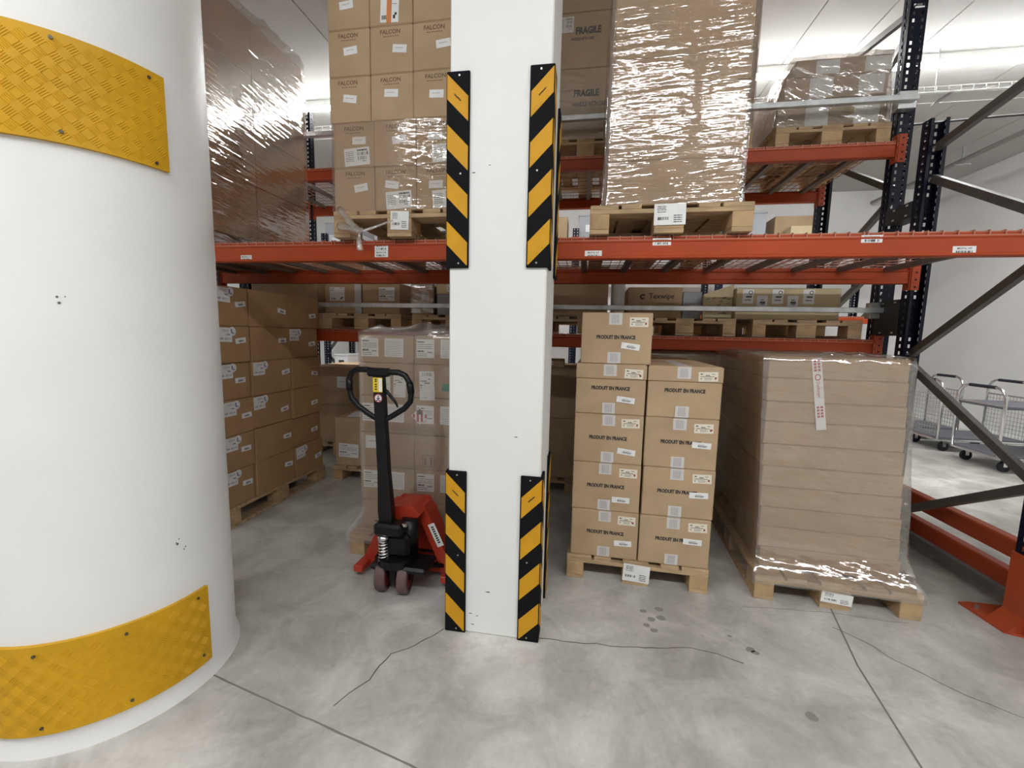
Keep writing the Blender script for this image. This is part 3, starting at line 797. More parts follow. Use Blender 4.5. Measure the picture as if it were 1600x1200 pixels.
# ------------------------------------------------------------------ pallets
def make_pallet(w=0.80, d=1.20):
    """EUR pallet with its short side facing -y; origin at the centre of the base"""
    t = thing('pallet', 'pallet', 'pallet')
    x, y = w/2, d/2
    for xc, bw in ((-x+0.05, 0.10), (0.0, 0.145), (x-0.05, 0.10)):
        MB().bbox(xc-bw/2, xc+bw/2, -y, y, 0.0, 0.022, 0.002).build('bottom_board', 'pallet_wood', t)
        for yc, bd in ((-y+0.0725, 0.145), (0, 0.145), (y-0.0725, 0.145)):
            MB().bbox(xc-bw/2, xc+bw/2, yc-bd/2, yc+bd/2, 0.022, 0.100, 0.003).build('block', 'pallet_block', t)
    for yc in (-y+0.0725, 0, y-0.0725):
        MB().bbox(-x, x, yc-0.0725, yc+0.0725, 0.100, 0.122, 0.002).build('stringer_board', 'pallet_wood', t)
    for xc, bw in ((-x+0.0725, 0.145), (-0.19, 0.10), (0.0, 0.145), (0.19, 0.10), (x-0.0725, 0.145)):
        MB().bbox(xc-bw/2, xc+bw/2, -y, y, 0.122, 0.144, 0.002).build('deck_board', 'pallet_wood', t)
    return t
PAL = [None]
def pallet(x, yfront, z, label, rz=0.0, paper=None, d=1.20):
    """x = centre, yfront = its front edge"""
    if PAL[0] is None:
        PAL[0] = make_pallet(); p = PAL[0]; p.location = (x, yfront+0.6, z); p.rotation_euler = (0, 0, rz)
    else:
        p = dup(PAL_SRC, (x, yfront+0.6, z), rz)
    p['label'] = label; p['group'] = 'wooden pallets'
    return p
# a clean source pallet whose copies receive their own paper sheets
PAL[0] = make_pallet(); PAL_SRC = PAL[0]
USED = [False]
def pallet(x, yfront, z, label, rz=0.0, depth=1.2):
    p = PAL_SRC if not USED[0] else dup(PAL_SRC, (0, 0, 0))
    USED[0] = True
    p.location = (x, yfront+0.6, z); p.rotation_euler = (0, 0, rz); p['label'] = label; p['group'] = 'wooden pallets'
    return p
PAPERS = []
def pallet_sheet(p, x, z, w, h, tilt):
    PAPERS.append((p, x, z, w, h, tilt))

# ------------------------------------------------------------------ cartons
BOX = {}
def carton(name, label, size, loc, rz=0.0, m='cardboard', group=None, cat='carton', j=0.004, jr=0.5, flaps=True, seam=0.0):
    w, d, h = size
    k = (round(w, 3), round(d, 3), round(h, 3), m, seam)
    if k not in BOX:
        mb = MB()
        if seam:
            mb.bbox(-w/2, w/2, -d/2, d/2, 0, h-seam-0.002, 0.003); mb.bbox(-w/2-0.0025, w/2+0.0025, -d/2-0.0025, d/2+0.0025, h-seam, h-0.003, 0.003)
        else:
            mb.bbox(-w/2, w/2, -d/2, d/2, 0, h-0.003, 0.004)
        BOX[k] = mb.mesh('carton')
        f1 = MB().box(-w/2+0.003, w/2-0.003, -d/2+0.002, -0.0015, h-0.003, h-0.0005).mesh('top_flap')
        f2 = MB().box(-w/2+0.003, w/2-0.003, 0.0015, d/2-0.002, h-0.003, h-0.0005).mesh('top_flap')
        BOX[k, 'f'] = (f1, f2)
    o = link(name, BOX[k], m, None, (loc[0]+jit(j), loc[1]+jit(j), loc[2]), (0, 0, rz+R(jit(jr))))
    tag(o, label, cat, group)
    if flaps:
        for f_ in BOX[k, 'f']: link('top_flap', f_, m, o)
    return o

# ---- stack of PRODUIT EN FRANCE cartons
PW, PD, PH = 0.386, 0.585, 0.2875
pz = -0.038
p_prod = pallet(0.360, 2.462, 0.0, 'pallet under the cartons printed PRODUIT EN FRANCE', rz=R(-1.8))
pallet_sheet(p_prod, 0.005, 0.075, 0.150, 0.105, R(3))
def tape(parent, y, w, x, z0, z1, nm='packing_tape'):
    o = MB().box(x-w/2, x+w/2, y-0.0008, y, z0, z1).build(nm, 'packing_tape', parent)
    return o
def prod_box(x, layer, colname, z, top=False, back=False, yc=None):
    nm = 'lone carton printed PRODUIT EN FRANCE on top of its stack' if top else \
         '%s layer carton printed PRODUIT EN FRANCE, column nearer the %s' % (LAYER[layer], colname)
    if back: nm = '%s layer carton at the back of the PRODUIT stack, column nearer the %s' % (LAYER[layer], colname)
    o = carton('printed_carton', nm, (PW, PD, PH), (x, yc, z), R(-1.8), 'cardboard', 'PRODUIT EN FRANCE cartons', j=0.001 if back else 0.003, jr=0.1 if back else 0.3,
               seam=0.085 if (layer == 3 and not top) else 0.0)
    if back: return o
    yf = -PD/2-0.0004 - (0.0026 if (layer == 3 and not top) else 0)
    lettering(o, 'PRODUIT EN FRANCE', 0.0195, 0.0+jit(0.006), -PD/2-0.0006, PH*0.525+jit(0.004), xs=0.78, bold=0.055)
    tx = -0.005+jit(0.006)
    for z0, z1 in ((PH-0.068, PH-0.004), (0.004, 0.066)):
        tp = tape(o, yf, 0.072, tx, z0, z1)
        sh, ik = label_mesh('tapeprint', 0.06, 0.05); link('print', ik, 'ink_soft', tp, (tx, yf, (z0+z1)/2), (0, math.pi/2, 0))
    MB().box(tx-0.036, tx+0.036, -PD/2, PD/2, PH-0.0005, PH+0.0003).build('packing_tape', 'packing_tape', o)
    sticker(o, 'cream', 0.100, 0.052, 0.120+jit(0.006), yf, PH-0.050+jit(0.003), R(jit(3)), 'paper_cream', 'ink')
    MB().quad((-0.006, 0, 0), (0, 0, -0.006), (0.006, 0, 0), (0, 0, 0.006)).build('hazard_mark', 'ink_red', o, (0.157, yf-0.0016, PH-0.058))
    sx = 0.09+jit(0.022); sz = PH*0.30+jit(0.015)
    if layer in (0, 1, 2) and colname.startswith('film'): sx, sz = 0.105+jit(0.01), PH*0.50+jit(0.01)
    if not (layer == 3 and colname.startswith('film')) : sticker(o, 'small', 0.100, 0.034, sx, yf-0.0012, sz, R(jit(6)+2), 'paper', 'ink_soft')
    return o
yc1 = 2.475+PD/2; yc2 = yc1+PD+0.022
for L in range(4):
    z = 0.144+L*(PH+0.0006)
    for x, cn, dy in ((0.163-L*0.001, 'square column', 0.008), (0.556-L*0.001, 'film-wrapped flat cartons', -0.004)):
        prod_box(x, L, cn, z, yc=yc1+dy)
        prod_box(x+0.022, L, cn, z, back=True, yc=yc2+dy)
prod_box(0.176, 4, '', 0.144+4*(PH+0.0006), top=True, yc=yc1+0.008)
# spare torn tape on the second carton
o = MB().prism([(0.0, 0), (0.05, 0.004), (0.105, -0.006), (0.10, 0.022), (0.03, 0.03), (0.004, 0.018)], 'y', 0, 0.001)

# ---- right-hand film-wrapped load of flat cartons
p_r = pallet(1.425, 2.445, 0.0, 'pallet under the film-wrapped flat cartons', rz=R(-3.2))
pallet_sheet(p_r, 0.005, 0.066, 0.150, 0.062, R(4))
zl = [0.144, 0.262, 0.384, 0.500, 0.622, 0.742, 0.868, 0.998, 1.112, 1.242, 1.362]
for i in range(len(zl)-1):
    h = zl[i+1]-zl[i]; xc = 1.424-0.0065*i; w = 0.70-0.004*i
    nm = 'flat wide brown carton under clear film, %s of ten layers' % (LAYER[i] if i < 8 else ('ninth', 'topmost')[i-8])
    o = carton('flat_carton', nm, (w, 1.10, h-0.001), (xc, 2.56+0.55, zl[i]), R(-3.2), 'cardboard_pale', 'flat wide cartons', j=0.003, jr=0.25)
top_r = o
tp = MB().box(-0.024, 0.024, -0.0012, 0, -0.40, -0.003).build('printed_tape', 'paper', top_r, (-0.105, -0.552, 0.118), (0, R(-8.5), 0))
for zc, s_, hh in ((-0.045, 'DO NOT', 0.010), (-0.30, 'STACK', 0.010)):
    for dx in (-0.009, 0.009):
        mb = MB()
        for i in range(4): mb.quad(*[(dx+a, -0.0016, zc-0.03+i*0.017+b) for a, b in ((-0.006, 0), (0.006, 0), (0.006, 0.012), (-0.006, 0.012))])
        mb.build('print', 'ink_red', tp)
mb = MB(); n = 14
for i in range(n):
    a, b = 2*math.pi*i/n, 2*math.pi*(i+1)/n
    mb.quad(*[(math.cos(q)*r_, -0.0017, -0.108+math.sin(q)*r_*1.25) for q, r_ in ((a, 0.010), (b, 0.010), (b, 0.015), (a, 0.015))])
mb.build('print', 'ink_red', tp)
lettering(tp, 'Duisburger', 0.016, 0.0, -0.0017, -0.175, m='ink_red', xs=0.85, bold=0.01, rot=(0, math.pi/2, 0))
def film(label, levels, m, seed=0, amp=0.004, closed_top=False, name='stretch_film', loc=(0, 0, 0), rz=0.0, nseg=18, group='sheets of stretch film', crown=0.0):
    """wrinkled film skin through a stack of rectangles (z, x0, x1, y0, y1)"""
    mb = MB(); rings = []
    lv = []
    for a, b in zip(levels[:-1], levels[1:]):
        n = max(1, int(abs(b[0]-a[0])/0.05))
        for k in range(n): lv.append([a[i]+(b[i]-a[i])*k/n for i in range(5)])
    lv.append(list(levels[-1]))
    for (z, x0, x1, y0, y1) in lv:
        ring = []; c = 0.005
        pts = []
        def side(ax, ay, bx, by):
            for k in range(nseg+1): pts.append((ax+(bx-ax)*k/nseg, ay+(by-ay)*k/nseg))
        side(x0+c, y0, x1-c, y0); side(x1, y0+c, x1, y1-c); side(x1-c, y1, x0+c, y1); side(x0, y1-c, x0, y0+c)
        cx_, cy_ = (x0+x1)/2, (y0+y1)/2
        for (x, y) in pts:
            n_ = mnoise.noise(Vector((x*5+seed*7.3, y*5, z*11)))*amp + mnoise.noise(Vector((x*14, y*14+seed*3.1, z*30)))*amp*0.5
            dx = (1 if x > x1-0.02 else -1 if x < x0+0.02 else 0); dy = (1 if y > y1-0.02 else -1 if y < y0+0.02 else 0)
            zz = z
            if crown and z > lv[-1][0]-0.03:
                zz += crown*max(0.0, mnoise.noise(Vector((x*9+seed, y*9, 1.7)))+0.25)
            ring.append(len(mb.v)); mb.v.append((x+dx*abs(n_), y+dy*abs(n_), zz))
        rings.append(ring)
    for A, B in zip(rings[:-1], rings[1:]):
        n = len(A)
        for k in range(n): mb.f.append((A[k], A[(k+1) % n], B[(k+1) % n], B[k]))
    if closed_top:
        A = rings[-1]; z, x0, x1, y0, y1 = lv[-1]
        for sc in (0.8, 0.5, 0.2):
            B = []
            for k in A:
                px, py, pz_ = mb.v[rings[-1][A.index(k)]] if False else mb.v[k]
                q = ((px-(x0+x1)/2), (py-(y0+y1)/2))
                f_ = sc/(1.0 if A is rings[-1] else prev)
                nx, ny = (x0+x1)/2+q[0]*f_, (y0+y1)/2+q[1]*f_
                B.append(len(mb.v)); mb.v.append((nx, ny, z+0.004+(crown*1.4 if crown else 0.012)*max(0, 0.35+mnoise.noise(Vector((nx*8+seed, ny*8, 4.4))))))
            n = len(A)
            for k in range(n): mb.f.append((A[k], A[(k+1) % n], B[(k+1) % n], B[k]))
            A = B; prev = sc
        mb.f.append(tuple(A))
    o = mb.build(name, m, None, loc, (0, 0, rz), smooth=True)
    return tag(o, label, 'stretch film', group)
film('clear film wound around the flat wide cartons, flaring over their pallet',
     [(0.098, -0.412, 0.412, -0.674, 0.605), (0.150, -0.412, 0.412, -0.674, 0.607), (0.19, -0.392, 0.398, -0.618, 0.590), (0.29, -0.372, 0.378, -0.564, 0.57), (0.40, -0.374, 0.366, -0.562, 0.567), (0.9, -0.398, 0.326, -0.562, 0.567), (1.372, -0.422, 0.296, -0.562, 0.567)],
     'film_flat', 3, amp=0.009, closed_top=True, loc=(1.424, 3.11, 0), rz=R(-3.2))

# ---- cartons on the floor between the two columns (side face towards +x)
XS = -2.485
pallet(XS-0.395, 2.545, 0.0, 'pallet under the tall stack of warm brown cartons with round logo stickers')
ycols = [(2.56, 2.855), (2.862, 3.300), (3.308, 3.712)]
zrow = [0.144, 0.420, 0.680, 0.938, 1.206, 1.467, 1.745]
wherecol = ('beside the round column', 'in the middle column', 'in the column farthest in')
for r_ in range(6):
    for ci, (y0, y1) in enumerate(ycols):
        if r_ == 5: y1 += 0.004
        w = y1-y0; h = zrow[r_+1]-zrow[r_]
        nm = 'warm brown sticker carton, %s layer, %s' % (LAYER[r_] if r_ < 5 else 'top', wherecol[ci])
        o = carton('stickered_carton', nm, (w-0.003, 0.58, h-0.001), (XS-0.29+(0.004 if (r_+ci) % 3 else -0.012)*(r_ < 5), (y0+y1)/2, zrow[r_]), R(90), 'cardboard_warm',
                   'warm brown sticker cartons', j=0.003, jr=0.4 if r_ < 5 else 0.1)
        f_ = -0.29-0.0004
        sticker(o, 'small', 0.095, 0.038, w*0.5-0.085+jit(0.02), f_, h*0.50+jit(0.03), R(jit(9)), 'paper', 'ink')
        # corner label with a round blue logo on the cartons that show one
        show = (ci == 0) or (ci == 1 and r_ in (3, 2)) or (ci == 2 and r_ in (4, 0))
        if show:
            lx = -w*0.5+0.075; lz = h-0.062
            l = sticker(o, 'corner', 0.120, 0.100, lx, f_, lz, R(jit(3)), 'paper', 'ink_soft', name='corner_label')
            n = 16
            mb = MB(); mb.v = [(math.cos(2*math.pi*k/n)*0.032, -0.0006, math.sin(2*math.pi*k/n)*0.032) for k in range(n)]; mb.f = [tuple(range(n))]
            dk = mb.build('round_sticker', 'paper', o, (lx+0.062, f_-0.0014, lz+0.024))
            mb = MB(); mb.quad((-0.012, -0.0012, 0.016), (-0.003, -0.0012, 0.018), (-0.001, -0.0012, -0.012), (-0.010, -0.0012, -0.014)); mb.quad((0.0, -0.0012, -0.012), (0.014, -0.0012, -0.006), (0.014, -0.0012, -0.014), (0.0, -0.0012, -0.019))
            mb.build('print', 'ink_blue', dk)
# second row behind
for r_ in range(6):
    for ci, (y0, y1) in enumerate(((2.56, 3.13), (3.14, 3.71))):
        pass

# ---- brown carton on a pallet deeper in, and the taller stack behind it
pallet(-1.985, 3.72, 0.0, 'pallet under the single carton with a white sheet, deep between the columns')
o = carton('carton', 'single brown carton with white sheet label, deep between the columns', (0.58, 0.78, 0.475), (-2.085, 3.755+0.39, 0.144), 0, 'cardboard', 'cartons deep in the rack')
sticker(o, 'sheet', 0.205, 0.135, -0.15, -0.3905, 0.150, R(2), 'paper', 'ink_soft')
o = MB().box(-0.17, 0.19, -0.13, 0.13, 0, 0.004).build('paper_sheet', 'paper', None, (-2.12, 3.95, 0.621), (0, 0, R(12)))
tag(o, 'loose white paper lying on the single deep carton', 'paper')
pallet(-2.80, 4.50, 0.0, 'pallet under the dark stack behind the single deep carton')
for k in range(2):
    o = carton('carton', '%s carton of the dark stack behind the single deep carton' % ('lower', 'upper')[k], (0.78, 0.8, 0.445), (-2.80, 4.50+0.42, 0.144+k*0.446), 0, 'cardboard', 'cartons deep in the rack')
    if k: sticker(o, 'blank', 0.12, 0.13, 0.05, -0.4005, 0.27, 0, 'paper', 'ink_soft')

# ---- film-wrapped load on the pallet jack
pallet(-1.065, 2.455, 0.0, 'pallet lifted by the red pallet jack')
zc = [0.144, 0.330, 0.560, 0.790, 1.035, 1.250, 1.430]
for r_ in range(6):
    h = zc[r_+1]-zc[r_]
    for ci in range(2):
        nm = 'film-covered carton behind the pallet jack, %s layer, %s' % (LAYER[r_], ('round column side', 'square column side')[ci])
        o = carton('wrapped_carton', nm, (0.372, 0.56, h-0.001), (-1.258+ci*0.375, 2.585+0.28, zc[r_]), 0, 'cardboard_pale', 'cartons behind the pallet jack', j=0.002, jr=0.2)
        f_ = -0.2804
        if r_ in (5, 3, 1):
            zz = h*0.55 if r_ != 1 else h*0.62
            sticker(o, 'sheet', 0.118, 0.118, -0.112, f_, zz, 0, 'paper', 'ink')
            sticker(o, 'list', 0.128, 0.118, 0.052, f_, zz, R(1), 'paper', 'ink_soft')
        if r_ == 4 and ci == 0:
            sticker(o, 'customs', 0.095, 0.155, -0.022+0.0, f_, h*0.35, R(-1), 'paper', 'ink')
            sticker(o, 'tall', 0.085, 0.165, 0.090, f_, h*0.36, R(1), 'paper', 'ink')
        if r_ == 4 and ci == 1:
            sticker(o, 'tall', 0.100, 0.185, -0.100, f_, h*0.36, R(-1), 'paper', 'ink')
            MB().box(0.0, 0.14, f_-0.001, f_, h*0.22, h*0.44).build('green_sticker', 'sticker_green', o)
        if r_ == 3 and ci == 1:
            dm = MB().quad((-0.058, f_-0.0018, 0.135), (0, f_-0.0018, 0.077), (0.058, f_-0.0018, 0.135), (0, f_-0.0018, 0.193)).build('hazard_diamond', 'paper', o, (-0.148, 0, -0.01))
            mb = MB()
            for k in (-3, -1, 1, 3):
                xx = k*0.0135; e = 0.053-abs(xx); mb.quad((xx-0.0072, f_-0.0022, 0.135-e), (xx+0.0072, f_-0.0022, 0.135-e), (xx+0.0072, f_-0.0022, 0.135+e), (xx-0.0072, f_-0.0022, 0.135+e))
            mb.build('print', 'ink_red', dm)
            MB().quad((-0.018, f_-0.0025, 0.145), (0.018, f_-0.0025, 0.145), (0.010, f_-0.0025, 0.172), (0.0, f_-0.0025, 0.185), (-0.010, f_-0.0025, 0.172)).build('flame_mark', 'ink', dm)
        if r_ == 2 and ci == 0:
            sticker(o, 'blank', 0.125, 0.085, -0.09, f_, h*0.72, 0, 'paper', 'ink_soft')
        if r_ == 2 and ci == 1:
            mb = MB()
            for a, b, c, d in ((-0.13, -0.05, 0.02, 0.024), (-0.13, -0.05, 0.096, 0.10), (-0.13, -0.126, 0.02, 0.10), (-0.054, -0.05, 0.02, 0.10), (-0.117, -0.105, 0.03, 0.085), (-0.078, -0.066, 0.03, 0.085)):
                mb.quad((a, f_-0.0012, c), (b, f_-0.0012, c), (b, f_-0.0012, d), (a, f_-0.0012, d))
            mb.build('this_way_up_mark', 'ink_faded', o)
film('milky film over the cartons behind the pallet jack',
     [(0.09, -0.415, 0.418, -0.428, 0.802), (0.15, -0.412, 0.418, -0.428, 0.802), (0.24, -0.380, 0.386, -0.29, 0.42), (0.8, -0.377, 0.380, -0.288, 0.40), (1.445, -0.377, 0.380, -0.288, 0.40)],
     'film_milky', 5, amp=0.005, closed_top=True, loc=(-1.072, 2.865, 0), crown=0.05)

# ---- upper deck of the near rack
ZD = ZA+0.119+0.004
# film-wrapped brown load, its long side in view
pallet(-2.485-0.405, 2.40, ZD, 'pallet on the rack deck under the tall glossy wrapped load beside the round column')
for r_ in range(4):
    for ci in range(2):
        carton('wrapped_carton', 'tall glossy wrapped load carton beside the round column, %s layer, %s half' % (LAYER[r_], ('front', 'rear')[ci]), (0.588, 0.76, 0.386), (-2.50-0.38, 2.425+0.297+ci*0.594, ZD+0.144+r_*0.388), R(90), 'cardboard_warm',
               'cartons of the tall glossy load', j=0.003, jr=0.2)
film('glossy wrinkled film around the tall brown load beside the round column',
     [(2.02, -0.414, 0.418, -0.622, 0.616), (2.13, -0.414, 0.418, -0.622, 0.616), (2.18, -0.402, 0.402, -0.606, 0.614), (2.6, -0.397, 0.401, -0.60, 0.612), (3.70, -0.397, 0.401, -0.60, 0.612)],
     'film_slant', 9, amp=0.003, closed_top=True, loc=(-2.885, 3.01, 0), crown=0.07)
# FALCON cartons
p_f = pallet(-1.055, 2.345, ZD, 'pallet on the rack deck under the FALCON cartons')
pallet_sheet(p_f, 0.005, 0.085, 0.108, 0.10, R(2))
FW, FD, FH = 0.2455, 0.39, 0.2405
fx = (-1.331, -1.083, -0.835)
big = {(4, 1): (0.125, 0.095), (1, 0): 1, (1, 2): 1, (0, 1): 1, (0, 2): 1}
for r_ in range(6):
    off = -0.016 if r_ >= 2 else 0.0
    for ci in range(3):
        nm = 'carton printed FALCON, %s layer, %s' % (LAYER[r_], ('beside the gap to the glossy load', 'middle column', 'against the square column')[ci])
        o = carton('printed_carton', nm, (FW, FD, FH-0.001), (fx[ci]+off, 2.362+FD/2, ZD+0.144+r_*FH), 0, 'cardboard', 'FALCON cartons', j=0.0008, jr=0.2)
        f_ = -FD/2-0.0004
        lettering(o, 'FALCON', 0.021, 0.0+jit(0.01), f_, FH-0.034, m='ink_faded', xs=1.0, bold=0.02)
        mb = MB()
        for q in range(7): mb.quad(*[(-0.045+q*0.013+a, f_, FH-0.058+b) for a, b in ((0, 0), (0.009, 0), (0.009, 0.004), (0, 0.004))])
        mb.build('small_print', 'ink_faded', o)
        if (r_, ci) == (4, 1):
            l = sticker(o, 'customs', 0.105, 0.178, -0.005, f_, FH*0.42, R(3), 'paper', 'ink', name='shipping_label')
            MB().box(-0.016, 0.012, -0.0022, -0.0015, -0.094, 0.096).build('orange_strip', 'sticker_orange', l)
        else:
            sticker(o, 'blank', 0.080, 0.040, 0.015+jit(0.035), f_, FH*(0.52 if r_ > 1 else 0.60)+jit(0.015), R(jit(9)), 'paper', 'ink_faded')
        if (r_, ci) in ((1, 0), (1, 2), (0, 1), (0, 2), (5, 1)):
            sticker(o, 'ship', 0.152, 0.094, 0.02 if ci < 2 else 0.045, f_-0.0004, 0.058 if r_ < 5 else 0.10, R(-3.5), 'paper', 'ink', name='shipping_label')
film('clear film around the lower layers of FALCON cartons', [(ZD+0.145, -0.384, 0.384, -0.209, 0.205), (2.17, -0.380, 0.380, -0.207, 0.202), (2.605, -0.379, 0.379, -0.206, 0.201)], 'film_clear', 12, amp=0.004, loc=(-1.083, 2.562, 0))
# knotted tail of film hanging over the beam
mb = MB()
kx, kz = -1.270, 1.995
for (p0, p1, p2, r0, r1) in (((-0.13, -0.02, 0.14), (-0.05, -0.055, 0.05), (0.015, -0.065, 0.0), 0.020, 0.022), ((0.19, -0.02, 0.07), (0.10, -0.045, 0.03), (0.015, -0.065, 0.0), 0.005, 0.010),
                             ((-0.135, -0.015, 0.045), (-0.06, -0.04, 0.03), (0.015, -0.065, 0.0), 0.028, 0.018), ((0.015, -0.065, 0.0), (0.012, -0.075, -0.05), (0.018, -0.070, -0.10), 0.012, 0.018), ((0.015, -0.065, 0.005), (0.04, -0.07, 0.035), (0.02, -0.066, 0.0), 0.008, 0.008)):
    pts = []; rr = []
    for i in range(9):
        t_ = i/8; a = Vector(p0).lerp(Vector(p1), t_).lerp(Vector(p1).lerp(Vector(p2), t_), t_)
        pts.append(a); rr.append((r0+(r1-r0)*t_)*(0.8+0.45*abs(mnoise.noise(Vector((i*0.9, r0*90, 2))))))
    mb.tube(pts, rr, 7)
o = mb.build('film_knot', 'film_loose', None, (kx, 2.340, kz), smooth=True)
tag(o, 'knotted tail of film hanging over the orange beam below the FALCON cartons', 'stretch film')
# centre load of the near rack's upper deck, wound in level film
p_m = pallet(0.398, 2.372, ZD, 'pallet on the rack deck under the tall load wound in level film')
pallet_sheet(p_m, 0.0, 0.090, 0.155, 0.105, R(-1))
zm = [ZD+0.144, 2.350, 2.575, 2.705, 2.838, 3.130, 3.45]
for i in range(6):
    h = zm[i+1]-zm[i]
    carton('wrapped_carton', 'wide carton wound in level film past the square column, %s layer' % LAYER[i], (0.652, 0.95, h-0.001), (0.402+(0.004*i if i < 5 else 0.03), 2.392+0.475, zm[i]), 0, 'cardboard', 'cartons wound in level film', j=0.004, jr=0.35)
film('shiny film wound level around the tall load past the square column',
     [(ZD+0.145, -0.352, 0.352, -0.494, 0.494), (2.17, -0.342, 0.344, -0.490, 0.49), (2.5, -0.340, 0.348, -0.490, 0.49), (3.0, -0.336, 0.358, -0.490, 0.49), (3.46, -0.330, 0.376, -0.490, 0.49)],
     'film_level', 15, amp=0.004, loc=(0.402, 2.867, 0), closed_top=True)

# ---- rear rack, upper level
ZU = 2.826+0.119+0.004
pallet(-0.065, 3.85, ZU, 'pallet on the upper rear rack level under the FRAGILE cartons')
for k in range(3):
    z0, z1 = ((3.095, 3.655), (3.657, 4.085), (4.086, 4.30))[k]
    o = carton('printed_carton', ('lower', 'middle', 'top')[k]+' carton of the wrapped FRAGILE stack on the rear rack', (0.78, 0.9, z1-z0-0.001), (-0.06, 3.87+0.45, z0), 0, 'cardboard', 'FRAGILE cartons', j=0.003, jr=0.2)
    f_ = -0.4504
    if k < 2:
        lettering(o, 'FRAGILE', 0.050, -0.015, f_, (0.365 if k == 0 else 0.285), m='ink', xs=0.78, bold=0.05)
        lettering(o, 'HANDLE WITH CARE', 0.034 if k == 0 else 0.022, 0.02 if k == 0 else -0.06, f_, 0.280 if k == 0 else 0.225, m='ink', xs=0.62, bold=0.03)
    if k == 1: sticker(o, 'ship', 0.13, 0.12, -0.20, f_, 0.34, 0, 'paper', 'ink_soft')
film('clear film around the FRAGILE cartons on the rear rack', [(3.097, -0.405, 0.405, -0.464, 0.47), (3.2, -0.403, 0.405, -0.460, 0.47), (4.2, -0.407, 0.409, -0.460, 0.48)], 'film_tight', 18, amp=0.006, loc=(-0.06, 4.32, 0))
pallet(0.835, 3.84, ZU, 'pallet on the upper rear rack level under the tall load beside the FRAGILE cartons')
for k in range(2):
    carton('wrapped_carton', ('lower', 'upper')[k]+' carton of the tall load beside the FRAGILE cartons', (0.79, 1.0, 0.605), (0.835, 3.86+0.5, 3.093+k*0.607), 0, 'cardboard', 'cartons on the upper rear rack', j=0.002, jr=0.2)
film('clear film around the tall load beside the FRAGILE cartons', [(3.096, -0.404, 0.404, -0.512, 0.512), (3.2, -0.402, 0.402, -0.509, 0.51), (4.3, -0.400, 0.400, -0.507, 0.51)], 'film_tight', 21, amp=0.004, loc=(0.835, 4.36, 0))
pallet(1.800, 3.84, ZU, 'pallet on the upper rear rack level under the low wrapped cartons with white labels')
hs = ((3.093, 3.300, 0.0, 0.76), (3.302, 3.462, 0.015, 0.70), (3.464, 3.585, 0.04, 0.64))
for k, (z0, z1, dx, w) in enumerate(hs):
    nm = '%s carton of the low white-label stack on the upper rear rack' % ('bottom', 'middle', 'top')[k]
    o = carton('wrapped_carton', nm, (w, 1.0, z1-z0-0.001), (1.80+dx, 3.87+0.5, z0), R(-1.0), 'cardboard', 'low white-label cartons', j=0.003, jr=0.6)
    for x, wd in ((-0.10, 0.16), (0.24, 0.17)):
        MB().box(x-wd/2, x+wd/2, -0.5014, -0.5002, 0.012, z1-z0-0.012).build('label', 'paper', o)
film('crumpled film over the low white-label cartons on the rear rack',
     [(3.097, -0.398, 0.398, -0.524, 0.53), (3.15, -0.392, 0.392, -0.518, 0.525), (3.3, -0.385, 0.388, -0.514, 0.52), (3.46, -0.345, 0.372, -0.511, 0.52), (3.60, -0.304, 0.378, -0.516, 0.52)],
     'film_loose', 24, amp=0.008, closed_top=True, loc=(1.80, 4.37, 0), rz=R(-1.0), crown=0.02)

# ---- rear rack, lower level
ZL = 1.348+0.119+0.004
pallet(1.742, 3.815, ZL, 'pallet on the lower rear rack level under the cream carton with white labels')
o = carton('labelled_carton', 'pale cream carton with five white labels on the lower rear rack', (0.78, 0.95, 0.252), (1.60, 3.86+0.475, ZL+0.144), 0, 'cardboard_cream', 'cartons on the lower rear rack', j=0.002)
f_ = -0.4755
for x, zc_, st in ((-0.30, 0.185, 'logo'), (-0.19, 0.145, 'small'), (-0.075, 0.185, 'logo'), (0.04, 0.145, 'small'), (0.155, 0.185, 'logo')):
    sticker(o, st, 0.083 if st == 'logo' else 0.080, 0.115 if st == 'logo' else 0.095, x, f_, zc_, 0, 'paper', 'ink')
pallet(0.81, 3.80, ZL, 'pallet on the lower rear rack level under the Texwipe carton')
o = carton('printed_carton', 'brown carton printed Texwipe on the lower rear rack', (0.46, 0.6, 0.272), (0.59, 4.0+0.3, ZL+0.144), 0, 'cardboard', 'cartons on the lower rear rack', j=0.002)
lettering(o, 'Texwipe', 0.047, 0.055, -0.3006, 0.195, xs=0.92, bold=0.012)
mb = MB()
for i in range(10):
    a, b = 0.5+i*0.5, 1.0+i*0.5
    mb.quad(*[(math.cos(q)*r_, 0, math.sin(q)*r_) for q, r_ in ((a, 0.012), (b, 0.012), (b, 0.024), (a, 0.024))])
mb.build('logo', 'ink', o, (-0.105, -0.3006, 0.190))
o = carton('open_carton', 'grey box with small white labels beside the Texwipe carton', (0.155, 0.3, 0.235), (0.905, 4.0+0.15, ZL+0.144), 0, 'cardboard', 'cartons on the lower rear rack', j=0.002)
o.data = o.data.copy(); o.data.materials.clear(); o.data.materials.append(MATS['bin_grey'])
sticker(o, 'small', 0.05, 0.045, 0.01, -0.1506, 0.10, 0); sticker(o, 'small', 0.045, 0.02, 0.055, -0.1506, 0.115, 0)
